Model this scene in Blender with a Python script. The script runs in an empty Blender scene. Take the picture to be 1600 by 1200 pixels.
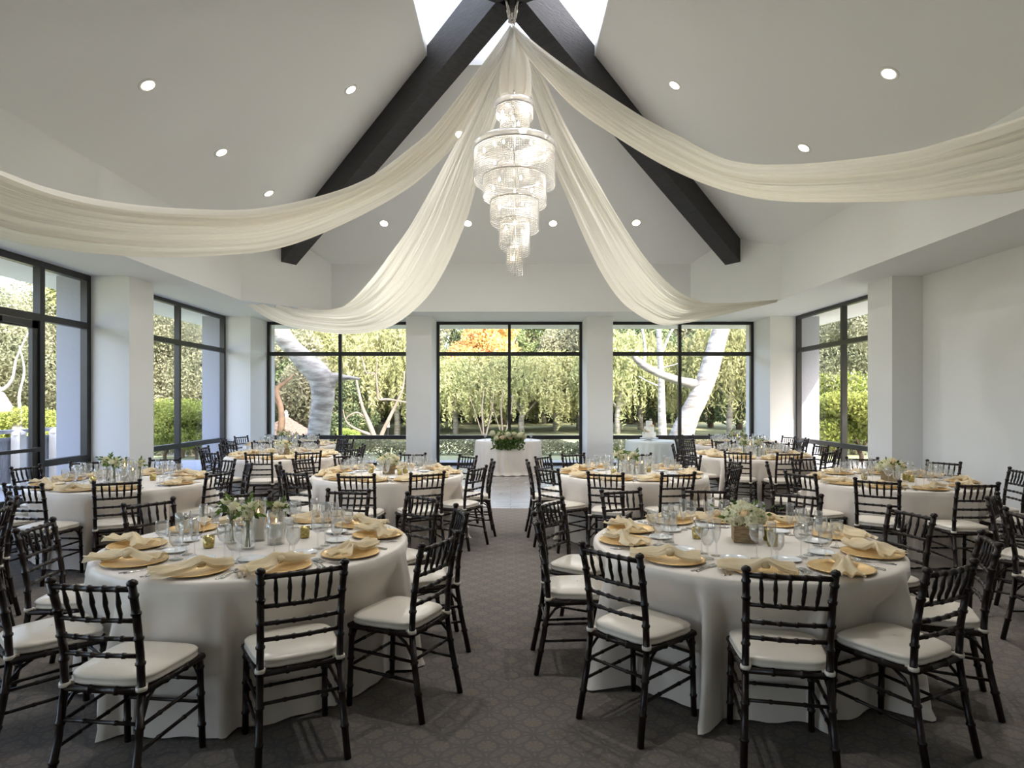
import bpy, math, random
import numpy as np
from mathutils import Vector, Matrix
R = math.radians
C = bpy.context.scene.collection
sc = bpy.context.scene
random.seed(7); rng = np.random.default_rng(7)

# ------------------------------------------------------------------ camera, world, sun, exposure
EYE, F, CX, CY = 1.65, 1000.0, 798.0, 628.0
cam = bpy.data.objects.new('camera', bpy.data.cameras.new('camera')); C.objects.link(cam)
cam.location = (0, 0, EYE); cam.rotation_euler = (R(90), 0, 0)
cam.data.sensor_width = 36; cam.data.lens = 36 * F / 1600
cam.data.shift_x = 2 / 1600; cam.data.shift_y = 28 / 1600
cam.data.clip_end = 500; sc.camera = cam
def P(x, y, Y):
    """the point at distance Y that is seen at pixel x, y"""
    return Vector(((x - CX) / F * Y, Y, EYE + (CY - y) / F * Y))

SUN_EL, SUN_AZ = 44, 143          # azimuth from +Y, clockwise (towards +X)
wd = bpy.data.worlds.new('sky'); sc.world = wd; wd.use_nodes = True
nt = wd.node_tree; nt.nodes.clear()
sky = nt.nodes.new('ShaderNodeTexSky'); sky.sky_type = 'NISHITA'; sky.sun_disc = False
sky.sun_elevation = R(SUN_EL); sky.sun_rotation = R(SUN_AZ); sky.air_density = 1.0; sky.dust_density = 3.0; sky.ozone_density = 1.0
hs = nt.nodes.new('ShaderNodeHueSaturation'); hs.inputs['Saturation'].default_value = 0.85
bg = nt.nodes.new('ShaderNodeBackground'); bg.inputs['Strength'].default_value = 0.62
wo = nt.nodes.new('ShaderNodeOutputWorld')
nt.links.new(sky.outputs[0], hs.inputs['Color']); nt.links.new(hs.outputs[0], bg.inputs[0]); nt.links.new(bg.outputs[0], wo.inputs[0])
sl = bpy.data.lights.new('sun', 'SUN'); sl.energy = 3.4; sl.angle = R(0.6); sl.color = (1, 0.95, 0.87)
so = bpy.data.objects.new('sun', sl); C.objects.link(so)
sd = Vector((math.sin(R(SUN_AZ)) * math.cos(R(SUN_EL)), math.cos(R(SUN_AZ)) * math.cos(R(SUN_EL)), math.sin(R(SUN_EL))))
so.rotation_euler = (-sd).to_track_quat('-Z', 'Y').to_euler(); so.location = (20, -20, 30)
DOWNLIGHT_W, BULB_W = 13.0, 2.0
sc.view_settings.view_transform = 'Standard'; sc.view_settings.look = 'None'
sc.view_settings.gamma = 1; sc.view_settings.use_curve_mapping = False
sc.view_settings.exposure = 1.3
cy = sc.cycles
cy.max_bounces = 9; cy.diffuse_bounces = 5; cy.glossy_bounces = 3; cy.transmission_bounces = 4
cy.transparent_max_bounces = 24; cy.caustics_reflective = False; cy.caustics_refractive = False
cy.sample_clamp_indirect = 4.0; cy.use_denoising = True

# ------------------------------------------------------------------ materials
def srgb(c):
    f = lambda v: (v / 255 / 12.92) if v / 255 <= 0.04045 else ((v / 255 + 0.055) / 1.055) ** 2.4
    return (f(c[0]), f(c[1]), f(c[2]), 1)
def mat(name, col, rough=0.5, metal=0.0, noise=None, bump=None, spec=None, sheen=0, coat=0):
    """noise = (scale, other colour, detail, stretch); bump = (scale, strength, stretch)"""
    m = bpy.data.materials.new(name); m.use_nodes = True; n = m.node_tree.nodes; l = m.node_tree.links
    b = n['Principled BSDF']; b.inputs['Base Color'].default_value = srgb(col)
    b.inputs['Roughness'].default_value = rough; b.inputs['Metallic'].default_value = metal
    if spec is not None: b.inputs['Specular IOR Level'].default_value = spec
    if sheen: b.inputs['Sheen Weight'].default_value = sheen
    if coat: b.inputs['Coat Weight'].default_value = coat
    tc = n.new('ShaderNodeTexCoord')
    def tex(scale, detail, stretch):
        mp = n.new('ShaderNodeMapping'); mp.inputs['Scale'].default_value = stretch
        t = n.new('ShaderNodeTexNoise'); t.inputs['Scale'].default_value = scale; t.inputs['Detail'].default_value = detail
        l.new(tc.outputs['Object'], mp.inputs[0]); l.new(mp.outputs[0], t.inputs['Vector']); return t
    if noise:
        t = tex(noise[0], noise[2] if len(noise) > 2 else 3, noise[3] if len(noise) > 3 else (1, 1, 1))
        rp = n.new('ShaderNodeValToRGB'); rp.color_ramp.elements[0].position = 0.35; rp.color_ramp.elements[1].position = 0.65
        rp.color_ramp.elements[0].color = srgb(col); rp.color_ramp.elements[1].color = srgb(noise[1])
        l.new(t.outputs[0], rp.inputs[0]); l.new(rp.outputs[0], b.inputs['Base Color'])
    if bump:
        t = tex(bump[0], 4, bump[2] if len(bump) > 2 else (1, 1, 1))
        bp = n.new('ShaderNodeBump'); bp.inputs['Strength'].default_value = bump[1]; bp.inputs['Distance'].default_value = 0.02
        l.new(t.outputs[0], bp.inputs['Height']); l.new(bp.outputs[0], b.inputs['Normal'])
    return m
def mat_custom(name):
    m = bpy.data.materials.new(name); m.use_nodes = True; m.node_tree.nodes.clear()
    o = m.node_tree.nodes.new('ShaderNodeOutputMaterial'); return m, m.node_tree.nodes, m.node_tree.links, o
def glass(name, tint=(1, 1, 1), base=0.05, edge=0.75, power=3.0, white=0.0):
    m, n, l, o = mat_custom(name)
    tr = n.new('ShaderNodeBsdfTransparent'); tr.inputs[0].default_value = (*tint, 1)
    gl = n.new('ShaderNodeBsdfGlossy'); gl.inputs['Roughness'].default_value = 0.03
    lw = n.new('ShaderNodeLayerWeight'); lw.inputs['Blend'].default_value = 0.5
    pw = n.new('ShaderNodeMath'); pw.operation = 'POWER'; pw.inputs[1].default_value = power
    ml = n.new('ShaderNodeMath'); ml.operation = 'MULTIPLY_ADD'; ml.inputs[1].default_value = edge; ml.inputs[2].default_value = base
    mx = n.new('ShaderNodeMixShader')
    l.new(lw.outputs['Facing'], pw.inputs[0]); l.new(pw.outputs[0], ml.inputs[0]); l.new(ml.outputs[0], mx.inputs[0])
    l.new(tr.outputs[0], mx.inputs[1]); l.new(gl.outputs[0], mx.inputs[2]); last = mx
    if white:
        df = n.new('ShaderNodeBsdfDiffuse'); df.inputs[0].default_value = (0.9, 0.9, 0.9, 1)
        m2 = n.new('ShaderNodeMixShader'); m2.inputs[0].default_value = white
        l.new(mx.outputs[0], m2.inputs[1]); l.new(df.outputs[0], m2.inputs[2]); last = m2
    l.new(last.outputs[0], o.inputs[0]); return m
def cloth2(name, col, trans=0.4, clear=0.0, var=None, rand=0.0, tcol=None):
    """diffuse + translucent sheet; var = (scale, colour); rand = brightness spread from object to object"""
    m, n, l, o = mat_custom(name)
    df = n.new('ShaderNodeBsdfDiffuse'); tl = n.new('ShaderNodeBsdfTranslucent'); mx = n.new('ShaderNodeMixShader'); mx.inputs[0].default_value = trans
    df.inputs[0].default_value = srgb(col); tl.inputs[0].default_value = srgb(tcol or col)
    if var:
        tc = n.new('ShaderNodeTexCoord'); t = n.new('ShaderNodeTexNoise'); t.inputs['Scale'].default_value = var[0]; t.inputs['Detail'].default_value = 4
        rp = n.new('ShaderNodeValToRGB'); rp.color_ramp.elements[0].position = 0.38; rp.color_ramp.elements[1].position = 0.62
        rp.color_ramp.elements[0].color = srgb(col); rp.color_ramp.elements[1].color = srgb(var[1])
        l.new(tc.outputs['Object'], t.inputs['Vector']); l.new(t.outputs[0], rp.inputs[0]); out = rp.outputs[0]
        if rand:
            oi = n.new('ShaderNodeObjectInfo'); hv = n.new('ShaderNodeHueSaturation')
            mr = n.new('ShaderNodeMapRange'); mr.inputs[3].default_value = 1 - rand; mr.inputs[4].default_value = 1 + rand
            mh = n.new('ShaderNodeMapRange'); mh.inputs[3].default_value = 0.485; mh.inputs[4].default_value = 0.51
            l.new(oi.outputs['Random'], mr.inputs[0]); l.new(mr.outputs[0], hv.inputs['Value']); l.new(oi.outputs['Random'], mh.inputs[0]); l.new(mh.outputs[0], hv.inputs['Hue'])
            l.new(out, hv.inputs['Color']); out = hv.outputs[0]
        l.new(out, df.inputs[0]); l.new(out, tl.inputs[0])
    l.new(df.outputs[0], mx.inputs[1]); l.new(tl.outputs[0], mx.inputs[2]); last = mx
    if clear:
        tr = n.new('ShaderNodeBsdfTransparent'); m2 = n.new('ShaderNodeMixShader'); m2.inputs[0].default_value = clear
        l.new(mx.outputs[0], m2.inputs[1]); l.new(tr.outputs[0], m2.inputs[2]); last = m2
    l.new(last.outputs[0], o.inputs[0]); return m
def emit(name, col, s):
    m, n, l, o = mat_custom(name); e = n.new('ShaderNodeEmission'); e.inputs[0].default_value = srgb(col); e.inputs[1].default_value = s
    l.new(e.outputs[0], o.inputs[0]); return m

M = dict(
    wall=mat('white_paint', (236, 236, 236), 0.7, bump=(60, 0.04)),
    ceil=mat('ceiling_paint', (236, 237, 236), 0.8, bump=(40, 0.03)),
    stucco=mat('exterior_stucco', (170, 173, 184), 0.85, bump=(25, 0.3)),
    beam=mat('black_stained_timber', (38, 37, 37), 0.6, noise=(6, (52, 51, 52), 5, (1, 1, 9)), bump=(8, 0.4, (1, 1, 12))),
    black=mat('black_aluminium', (34, 34, 36), 0.38, noise=(4, (38, 38, 40))),
    chair=mat('dark_mahogany', (24, 14, 11), 0.36, noise=(30, (33, 20, 16), 3, (1, 1, 0.2)), spec=0.35),
    cushion=mat('ivory_vinyl', (222, 213, 200), 0.32, noise=(7, (216, 207, 194)), bump=(14, 0.12)),
    cloth=mat('ivory_satin_tablecloth', (228, 218, 208), 0.42, noise=(5, (223, 213, 203)), sheen=0.3, bump=(5, 0.05)),
    coolcloth=mat('white_cool_cloth', (228, 233, 232), 0.55, noise=(5, (222, 229, 229))),
    gold=mat('gold_charger_glaze', (236, 200, 138), 0.28, 0.5, noise=(40, (222, 182, 114), 5), bump=(70, 0.15)),
    votive=mat('gold_mercury_glass', (206, 190, 128), 0.25, 0.6, noise=(60, (150, 132, 70))),
    steel=mat('polished_steel', (205, 206, 208), 0.12, 1.0, noise=(4, (198, 199, 202))),
    china=mat('white_china', (232, 234, 236), 0.15, noise=(3, (228, 230, 233))),
    wax=mat('candle_wax', (240, 234, 218), 0.5, noise=(6, (234, 228, 210))),
    flame=emit('candle_flame', (255, 190, 90), 12),
    wood=mat('rustic_box_wood', (172, 150, 118), 0.7, noise=(14, (128, 106, 76), 5, (1, 1, 6)), bump=(20, 0.4, (1, 1, 6))),
    petal=cloth2('white_petals', (238, 234, 214), 0.25, var=(40, (226, 224, 186))),
    rose=cloth2('blush_petals', (244, 222, 184), 0.3, var=(30, (248, 230, 205))),
    leaf=cloth2('dark_table_leaves', (62, 88, 40), 0.25, var=(25, (112, 134, 74))),
    stem=mat('green_stem', (92, 112, 52), 0.6, noise=(20, (110, 128, 70))),
    water=glass('clear_glassware', (0.985, 0.99, 0.99), 0.07, 0.85, 1.9, 0.05),
    pane=glass('window_glass', (0.955, 0.95, 0.965), 0.02, 0.5, 4),
    drape=cloth2('ivory_chiffon', (236, 233, 226), 0.42, 0.06, tcol=(242, 236, 220)),
    organza=cloth2('champagne_organza', (244, 232, 206), 0.35, 0.1, var=(14, (240, 224, 190))),
    can=emit('lit_downlight', (255, 246, 226), 14),
    bulb=emit('lit_bulb', (255, 228, 184), 14),
    white=mat('white_enamel', (235, 234, 230), 0.4, noise=(4, (230, 229, 225))),
    chrome=mat('chrome', (222, 218, 212), 0.15, 1.0, noise=(3, (216, 212, 206))),
    bark=mat('pale_gum_bark', (186, 182, 176), 0.85, noise=(2.2, (128, 122, 116), 8, (1, 1, 4)), bump=(5, 0.6, (1, 1, 5))),
    bark2=mat('grey_bark', (132, 122, 112), 0.9, noise=(2, (108, 96, 84), 6, (1, 1, 0.4)), bump=(6, 0.8)),
    brown=mat('brown_bark', (104, 84, 66), 0.9, noise=(3, (78, 62, 50), 5), bump=(6, 0.8)),
    shingle=mat('weathered_shingles', (128, 108, 94), 0.85, noise=(9, (92, 76, 66), 4, (1, 1, 3)), bump=(10, 0.6, (1, 1, 8))),
    deck=mat('grey_painted_boards', (168, 172, 182), 0.7, noise=(6, (146, 150, 160), 4, (1, 6, 1))),
    soil=mat('garden_path', (186, 180, 174), 0.9, noise=(3, (168, 162, 157))),
)
def leafmat(name, a, b, trans=0.35): return cloth2(name, a, trans, 0, (0.7, b), 0.13)
LM = dict(
    willow=leafmat('willow_leaves', (146, 150, 104), (172, 172, 126)),
    pine=leafmat('pine_needles', (112, 126, 88), (150, 156, 104), 0.25),
    dark=leafmat('dark_leaves', (84, 98, 72), (122, 132, 96), 0.2),
    orange=leafmat('autumn_leaves', (222, 170, 118), (206, 186, 120)),
    bright=leafmat('bright_leaves', (138, 152, 78), (166, 174, 100)),
    gum=leafmat('gum_leaves', (124, 128, 102), (160, 158, 130)),
)

# beaded crystal: clear, glinting, a little milky
M['crystal'] = glass('crystal_beads', (0.96, 0.94, 0.92), 0.3, 0.6, 1.5, 0.36)
# diffusing skylight sheet
M['opal'] = cloth2('opal_skylight_sheet', (245, 246, 248), 0.8)

# carpet: interlaced rings in two quiet browns
def carpet():
    m, n, l, o = mat_custom('patterned_carpet')
    b = n.new('ShaderNodeBsdfPrincipled'); b.inputs['Roughness'].default_value = 0.95; b.inputs['Specular IOR Level'].default_value = 0.15
    tc = n.new('ShaderNodeTexCoord')
    def mt(op, a, b_=None, c=None):
        k = n.new('ShaderNodeMath'); k.operation = op
        for i, v in enumerate((a, b_, c)):
            if v is None: continue
            if isinstance(v, (int, float)): k.inputs[i].default_value = v
            else: l.new(v, k.inputs[i])
        return k.outputs[0]
    nz = n.new('ShaderNodeTexNoise'); nz.inputs['Scale'].default_value = 9; l.new(tc.outputs['Object'], nz.inputs['Vector'])
    sp = n.new('ShaderNodeSeparateXYZ'); l.new(tc.outputs['Object'], sp.inputs[0])
    x = mt('MULTIPLY', sp.outputs[0], 4.4); y = mt('MULTIPLY', sp.outputs[1], 4.4)
    tot = None
    for ox, oy in ((0, 0), (0.5, 0.5)):
        fx = mt('SUBTRACT', mt('FRACT', mt('ADD', x, ox + 50)), 0.5); fy = mt('SUBTRACT', mt('FRACT', mt('ADD', y, oy + 50)), 0.5)
        d = mt('SQRT', mt('ADD', mt('MULTIPLY', fx, fx), mt('MULTIPLY', fy, fy)))
        for r0 in (0.47, 0.24):
            g = mt('LESS_THAN', mt('ABSOLUTE', mt('SUBTRACT', d, r0)), 0.035)
            tot = g if tot is None else mt('MAXIMUM', tot, g)
        an = mt('ARCTAN2', fy, fx)
        ray = mt('MULTIPLY', mt('GREATER_THAN', mt('SINE', mt('MULTIPLY', an, 8.0)), 0.25), mt('LESS_THAN', d, 0.42))
        tot = mt('MAXIMUM', tot, mt('MULTIPLY', ray, 0.55))
    wv = n.new('ShaderNodeTexNoise'); wv.inputs['Scale'].default_value = 240; l.new(tc.outputs['Object'], wv.inputs['Vector'])
    mx = n.new('ShaderNodeMix'); mx.data_type = 'RGBA'
    mx.inputs[6].default_value = srgb((124, 115, 107)); mx.inputs[7].default_value = srgb((106, 101, 98))
    l.new(tot, mx.inputs[0])
    m2 = n.new('ShaderNodeMix'); m2.data_type = 'RGBA'; m2.blend_type = 'MULTIPLY'; m2.inputs[0].default_value = 0.55
    rp = n.new('ShaderNodeValToRGB'); rp.color_ramp.elements[0].color = (0.35, 0.35, 0.35, 1); rp.color_ramp.elements[1].color = (1.3, 1.3, 1.3, 1)
    l.new(wv.outputs[0], rp.inputs[0]); l.new(mx.outputs[2], m2.inputs[6]); l.new(rp.outputs[0], m2.inputs[7])
    l.new(m2.outputs[2], b.inputs['Base Color'])
    bp = n.new('ShaderNodeBump'); bp.inputs['Strength'].default_value = 0.5; bp.inputs['Distance'].default_value = 0.006
    l.new(wv.outputs[0], bp.inputs['Height']); l.new(bp.outputs[0], b.inputs['Normal']); l.new(b.outputs[0], o.inputs[0]); return m
M['carpet'] = carpet()
def planks():
    m, n, l, o = mat_custom('grey_plank_floor')
    b = n.new('ShaderNodeBsdfPrincipled'); b.inputs['Roughness'].default_value = 0.32
    tc = n.new('ShaderNodeTexCoord'); br = n.new('ShaderNodeTexBrick')
    br.inputs['Color1'].default_value = srgb((142, 138, 134)); br.inputs['Color2'].default_value = srgb((128, 125, 122)); br.inputs['Mortar'].default_value = srgb((92, 90, 88))
    br.inputs['Scale'].default_value = 1.0; br.inputs['Brick Width'].default_value = 1.2; br.inputs['Row Height'].default_value = 0.18; br.inputs['Mortar Size'].default_value = 0.003
    l.new(tc.outputs['Object'], br.inputs['Vector']); l.new(br.outputs[0], b.inputs['Base Color'])
    nz = n.new('ShaderNodeTexNoise'); nz.inputs['Scale'].default_value = 5; mr = n.new('ShaderNodeMapRange'); mr.inputs[3].default_value = 0.15; mr.inputs[4].default_value = 0.32
    l.new(tc.outputs['Object'], nz.inputs['Vector']); l.new(nz.outputs[0], mr.inputs[0]); l.new(mr.outputs[0], b.inputs['Roughness'])
    l.new(b.outputs[0], o.inputs[0]); return m
M['planks'] = planks()
M['lawn'] = mat('lawn', (138, 142, 104), 0.95, noise=(0.5, (158, 160, 122), 8), bump=(30, 0.8))

# ------------------------------------------------------------------ mesh helpers
class MB:
    def __init__(s): s.v = []; s.f = []; s.sm = []
    def add(s, vs, fs, smooth=False, mtx=None):
        k = len(s.v)
        s.v += [tuple(mtx @ Vector(p)) if mtx is not None else tuple(p) for p in vs]
        s.f += [tuple(i + k for i in f) for f in fs]; s.sm += [smooth] * len(fs); return s
    def box(s, x0, x1, y0, y1, z0, z1):
        vs = [(x, y, z) for x in (x0, x1) for y in (y0, y1) for z in (z0, z1)]
        return s.add(vs, [(0, 1, 3, 2), (4, 6, 7, 5), (0, 4, 5, 1), (2, 3, 7, 6), (0, 2, 6, 4), (1, 5, 7, 3)])
    def lathe(s, prof, n=24, cx=0, cy=0, cz=0, smooth=True, close=False):
        vs = []; fs = []
        for r, z in prof:
            for i in range(n):
                a = 2 * math.pi * i / n; vs.append((cx + r * math.cos(a), cy + r * math.sin(a), cz + z))
        for j in range(len(prof) - 1):
            for i in range(n):
                fs.append((j * n + i, j * n + (i + 1) % n, (j + 1) * n + (i + 1) % n, (j + 1) * n + i))
        if close: fs += [tuple(range(n))[::-1], tuple(range((len(prof) - 1) * n, len(prof) * n))]
        return s.add(vs, fs, smooth)
    def tube(s, pts, rad, n=8, caps=True, smooth=True):
        pts = [Vector(p) for p in pts]; vs = []; fs = []; rad = rad if hasattr(rad, '__len__') else [rad] * len(pts)
        up = None
        for i, p in enumerate(pts):
            d = (pts[min(i + 1, len(pts) - 1)] - pts[max(i - 1, 0)]).normalized()
            if up is None: up = Vector((0, 0, 1)) if abs(d.z) < 0.9 else Vector((0, 1, 0))
            a = d.cross(up).normalized(); b = a.cross(d).normalized(); up = b
            for k in range(n):
                t = 2 * math.pi * k / n; vs.append(p + (a * math.cos(t) + b * math.sin(t)) * rad[i])
        for j in range(len(pts) - 1):
            for k in range(n): fs.append((j * n + k, j * n + (k + 1) % n, (j + 1) * n + (k + 1) % n, (j + 1) * n + k))
        if caps: fs += [tuple(range(n))[::-1], tuple(range((len(pts) - 1) * n, len(pts) * n))]
        return s.add(vs, fs, smooth)
    def grid(s, rows, smooth=True, wrap=False):
        nr, nc = len(rows), len(rows[0]); fs = []
        for i in range(nr - 1):
            for j in range(nc if wrap else nc - 1): fs.append((i * nc + j, i * nc + (j + 1) % nc, (i + 1) * nc + (j + 1) % nc, (i + 1) * nc + j))
        return s.add([p for r in rows for p in r], fs, smooth)
    def mesh(s, name, m=None):
        me = bpy.data.meshes.new(name); me.from_pydata(s.v, [], s.f)
        me.polygons.foreach_set('use_smooth', s.sm); me.update()
        if m is not None: me.materials.append(m)
        return me
def obj(name, me, parent=None, loc=None, rz=None):
    o = bpy.data.objects.new(name, me); C.objects.link(o)
    if parent is not None: o.parent = parent
    if loc is not None: o.location = loc
    if rz is not None: o.rotation_euler = (0, 0, rz)
    return o
def tag(o, label, cat=None, group=None, kind=None):
    o['label'] = label
    if cat: o['category'] = cat
    if group: o['group'] = group
    if kind: o['kind'] = kind
    return o
def struct(name, mb, m, label=None, cat=None, parent=None):
    o = obj(name, mb.mesh(name, m), parent)
    if parent is None:
        o['kind'] = 'structure'
        if label: o['label'] = label
        if cat: o['category'] = cat
    return o
def thing(name, label, cat, loc=(0, 0, 0), rz=0, group=None):
    o = bpy.data.objects.new(name, None); C.objects.link(o); o.location = loc; o.rotation_euler = (0, 0, rz); o.empty_display_size = 0.1
    return tag(o, label, cat, group)
def dup(root, loc, rz, label, group=None, s=None):
    r = root.copy(); C.objects.link(r); r.location = loc; r.rotation_euler = (0, 0, rz); r['label'] = label
    if group: r['group'] = group
    if s: r.scale = (s, s, s) if not hasattr(s, '__len__') else s
    for ch in list(root.children):
        c = ch.copy(); C.objects.link(c); c.parent = r
        for g in list(ch.children):
            d = g.copy(); C.objects.link(d); d.parent = c
    return r
def quads(centres, sizes, name, m, aspect=0.5, hang=0.0, seed=0, flat=0.0):
    """a cloud of leaf-shaped quads"""
    r = np.random.default_rng(seed); c = np.asarray(centres, float); n = len(c); s = np.broadcast_to(np.asarray(sizes, float), (n,))
    a = r.normal(size=(n, 3)); a[:, 2] = a[:, 2] * (1 - flat); a[:, 2] -= hang * 3; a /= np.linalg.norm(a, axis=1)[:, None]
    b = np.cross(a, r.normal(size=(n, 3))); b /= np.linalg.norm(b, axis=1)[:, None]
    a = a * s[:, None] * 0.5; b = b * s[:, None] * 0.5 * aspect
    v = np.stack([c - a, c + b, c + a, c - b], 1).reshape(-1, 3)
    me = bpy.data.meshes.new(name); me.vertices.add(n * 4); me.vertices.foreach_set('co', v.astype(np.float32).ravel())
    me.loops.add(n * 4); me.loops.foreach_set('vertex_index', np.arange(n * 4, dtype=np.int32))
    me.polygons.add(n); me.polygons.foreach_set('loop_start', np.arange(0, n * 4, 4, dtype=np.int32))
    me.update(calc_edges=True); me.validate()
    if m is not None: me.materials.append(m)
    return me

# ------------------------------------------------------------------ the room
SOF, WX, IX, WY, CYF = 3.735, 7.0, 6.31, 16.7, 15.59
OX, OY = 7.5, 17.2
HX, HY0, HY1, CHX, CHY = 5.53, 1.0, 14.78, 4.15, 13.12    # the raised ceiling's well
ZF, SL, AY, OP = 4.839, 0.574, 9.25, 1.35
ZO = ZF + SL * (HX - OP)
YB = -5.0
struct('floor_carpet', MB().box(-7.4, 7.1, YB, 9.93, -0.12, 0.0), M['carpet'], 'grey brown patterned carpet down the aisle', 'floor')['kind'] = 'structure'
struct('floor_planks', MB().box(-7.4, 7.4, 9.93, 17.0, -0.12, 0.0), M['planks'], 'smooth grey hard floor before the far windows', 'floor')
# soffit slab with the chamfered well
def well():
    nY = HY0 + (HY1 - CHY)
    return [(-HX, nY), (-HX, CHY), (-CHX - 0.5 * (HX - CHX), (CHY + HY1) / 2), (-CHX, HY1), (CHX, HY1), (CHX + 0.5 * (HX - CHX), (CHY + HY1) / 2), (HX, CHY), (HX, nY),
            (CHX + 0.5 * (HX - CHX), (nY + HY0) / 2), (CHX, HY0), (-CHX, HY0), (-CHX - 0.5 * (HX - CHX), (nY + HY0) / 2)]
W = well()
def outer(p):
    x, y = p
    return p
ex, ey0, ey1 = 8.45, YB - 1.5, 18.3
outs = [(-ex, W[0][1]), (-ex, CHY), (-ex, ey1), (-CHX, ey1), (CHX, ey1), (ex, ey1), (ex, CHY), (ex, W[7][1]), (ex, ey0), (CHX, ey0), (-CHX, ey0), (-ex, ey0)]
mb = MB(); n = len(W)
mb.add([(x, y, SOF) for x, y in W] + [(x, y, SOF) for x, y in outs], [(i, n + i, n + (i + 1) % n, (i + 1) % n) for i in range(n)])
mb.add([(x, y, SOF + 0.33) for x, y in W] + [(x, y, SOF + 0.33) for x, y in outs], [(i, (i + 1) % n, n + (i + 1) % n, n + i) for i in range(n)])
mb.add([(x, y, SOF) for x, y in outs] + [(x, y, SOF + 0.33) for x, y in outs], [(i, n + i, n + (i + 1) % n, (i + 1) % n) for i in range(n)])
struct('trim_roof_edge', MB().add([(x, y, z) for z in (SOF + 0.3, 6.0) for x, y in ((-8.45, ey0), (-8.45, 18.3), (8.45, 18.3), (8.45, ey0))] + [(x, y, z) for z in (SOF + 0.3, 6.0) for x, y in ((-8.15, ey0 + .3), (-8.15, 18.0), (8.15, 18.0), (8.15, ey0 + .3))],
    [(i, (i + 1) % 4, 4 + (i + 1) % 4, 4 + i) for i in range(4)] + [(12 + i, 12 + (i + 1) % 4, 8 + (i + 1) % 4, 8 + i) for i in range(4)] + [(4 + i, 4 + (i + 1) % 4, 12 + (i + 1) % 4, 12 + i) for i in range(4)]), M['stucco'], 'pale roof edge outside', 'roof edge')
struct('ceiling_soffit', mb, M['ceil'], 'flat lower ceiling running over the windows', 'ceiling')
def roofz(x, y):
    zl = ZF + SL * (HX - abs(x)); zf = ZF + SL * (HY1 - y); sn = (ZO - ZF) / (AY - OP - HY0); zn = ZF + sn * (y - HY0)
    return min(zl, zf, zn)
mb = MB(); mb.add([(x, y, SOF) for x, y in W] + [(x, y, roofz(x, y) + 0.02) for x, y in W], [(i, (i + 1) % n, n + (i + 1) % n, n + i) for i in range(n)])
struct('ceiling_fascia', mb, M['ceil'], 'upright white band around the raised ceiling', 'ceiling')
mb = MB()
k = 0.35; oc = [(-HX, HY0), (-HX, HY1), (HX, HY1), (HX, HY0)]; ic = [(-OP, AY - OP), (-OP, AY + OP), (OP, AY + OP), (OP, AY - OP)]
for i in range(4):
    a, b, c, d = oc[i], oc[(i + 1) % 4], ic[(i + 1) % 4], ic[i]
    a2 = (a[0] + (a[0] - d[0]) * k, a[1] + (a[1] - d[1]) * k, ZF - (ZO - ZF) * k); b2 = (b[0] + (b[0] - c[0]) * k, b[1] + (b[1] - c[1]) * k, ZF - (ZO - ZF) * k)
    mb.add([a2, b2, (*c, ZO), (*d, ZO)], [(0, 1, 2, 3)])
    mb.add([(p[0], p[1], p[2] + 0.2) for p in (a2, b2, (*c, ZO), (*d, ZO))], [(3, 2, 1, 0)])
struct('ceiling_vault', mb, M['ceil'], 'white four sided ceiling rising to the skylight', 'ceiling')
# lantern over the opening
mb = MB(); t = 0.09
for s in (-1, 1):
    mb.box(s * (OP + 0.0), s * (OP + t), AY - OP - t, AY + OP + t, ZO - 0.01, ZO + 0.42)
    mb.box(-OP, OP, AY + s * OP, AY + s * (OP + t), ZO - 0.01, ZO + 0.42)
    for s2 in (-1, 1): mb.box(s * OP, s * (OP + t), AY + s2 * OP, AY + s2 * (OP + t), ZO + 0.4, ZO + 1.5)
    mb.box(s * OP, s * (OP + t), AY - 0.04, AY + 0.04, ZO + 0.4, ZO + 1.5); mb.box(-0.04, 0.04, AY + s * OP, AY + s * (OP + t), ZO + 0.4, ZO + 1.5)
    mb.box(s * OP, s * (OP + t), AY - OP - t, AY + OP + t, ZO + 1.45, ZO + 1.6); mb.box(-OP, OP, AY + s * OP, AY + s * (OP + t), ZO + 1.45, ZO + 1.6)
lantern = struct('window_skylight', mb, M['white'], 'white framed skylight lantern at the top of the ceiling', 'window')
mb = MB(); e = OP + 0.045
for i in range(4):
    q = [(-e, -e), (e, -e), (e, e), (-e, e)]; a, b = q[i], q[(i + 1) % 4]
    mb.add([(a[0], AY + a[1], ZO + 0.4), (b[0], AY + b[1], ZO + 0.4), (b[0], AY + b[1], ZO + 1.5), (a[0], AY + a[1], ZO + 1.5)], [(0, 1, 2, 3)])
    mb.add([(a[0], AY + a[1], ZO + 1.58), (b[0], AY + b[1], ZO + 1.58), (0, AY, ZO + 2.3)], [(0, 1, 2)])
struct('skylight_glazing', mb, M['opal'], parent=lantern)

# columns
def column(name, x0, x1, y0, y1, label):
    mb = MB().box(x0, x1, y0, y1, 0, SOF + 0.02); o = struct(name, mb, M['wall'], label, 'column')
    if abs(x0) > 5: c = MB().box(min(7.07 * (1 if x0 > 0 else -1), (OX + 0.012) * (1 if x0 > 0 else -1)), max(7.07 * (1 if x0 > 0 else -1), (OX + 0.012) * (1 if x0 > 0 else -1)), y0 - 0.012, y1 + 0.012, 0, SOF)
    else: c = MB().box(x0 - 0.012, x1 + 0.012, 16.78, OY + 0.012, 0, SOF)
    struct('exterior_cladding', c, M['stucco'], parent=o)
    return o
LY = [(10.59, 11.31), (5.6, 6.3), (0.6, 1.3), (-4.4, -3.7)]
for i, (a, b) in enumerate(LY): column('trim_column_%d' % (i + 1), -OX, -IX, a, b, ['white square column beside the glass door', 'white square column before the glass door', 'white square column behind the viewer', 'white square column at the rear corner'][i])
column('trim_column_5', IX, OX, 10.59, 11.31, 'white square column at the end of the plain wall')
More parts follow.
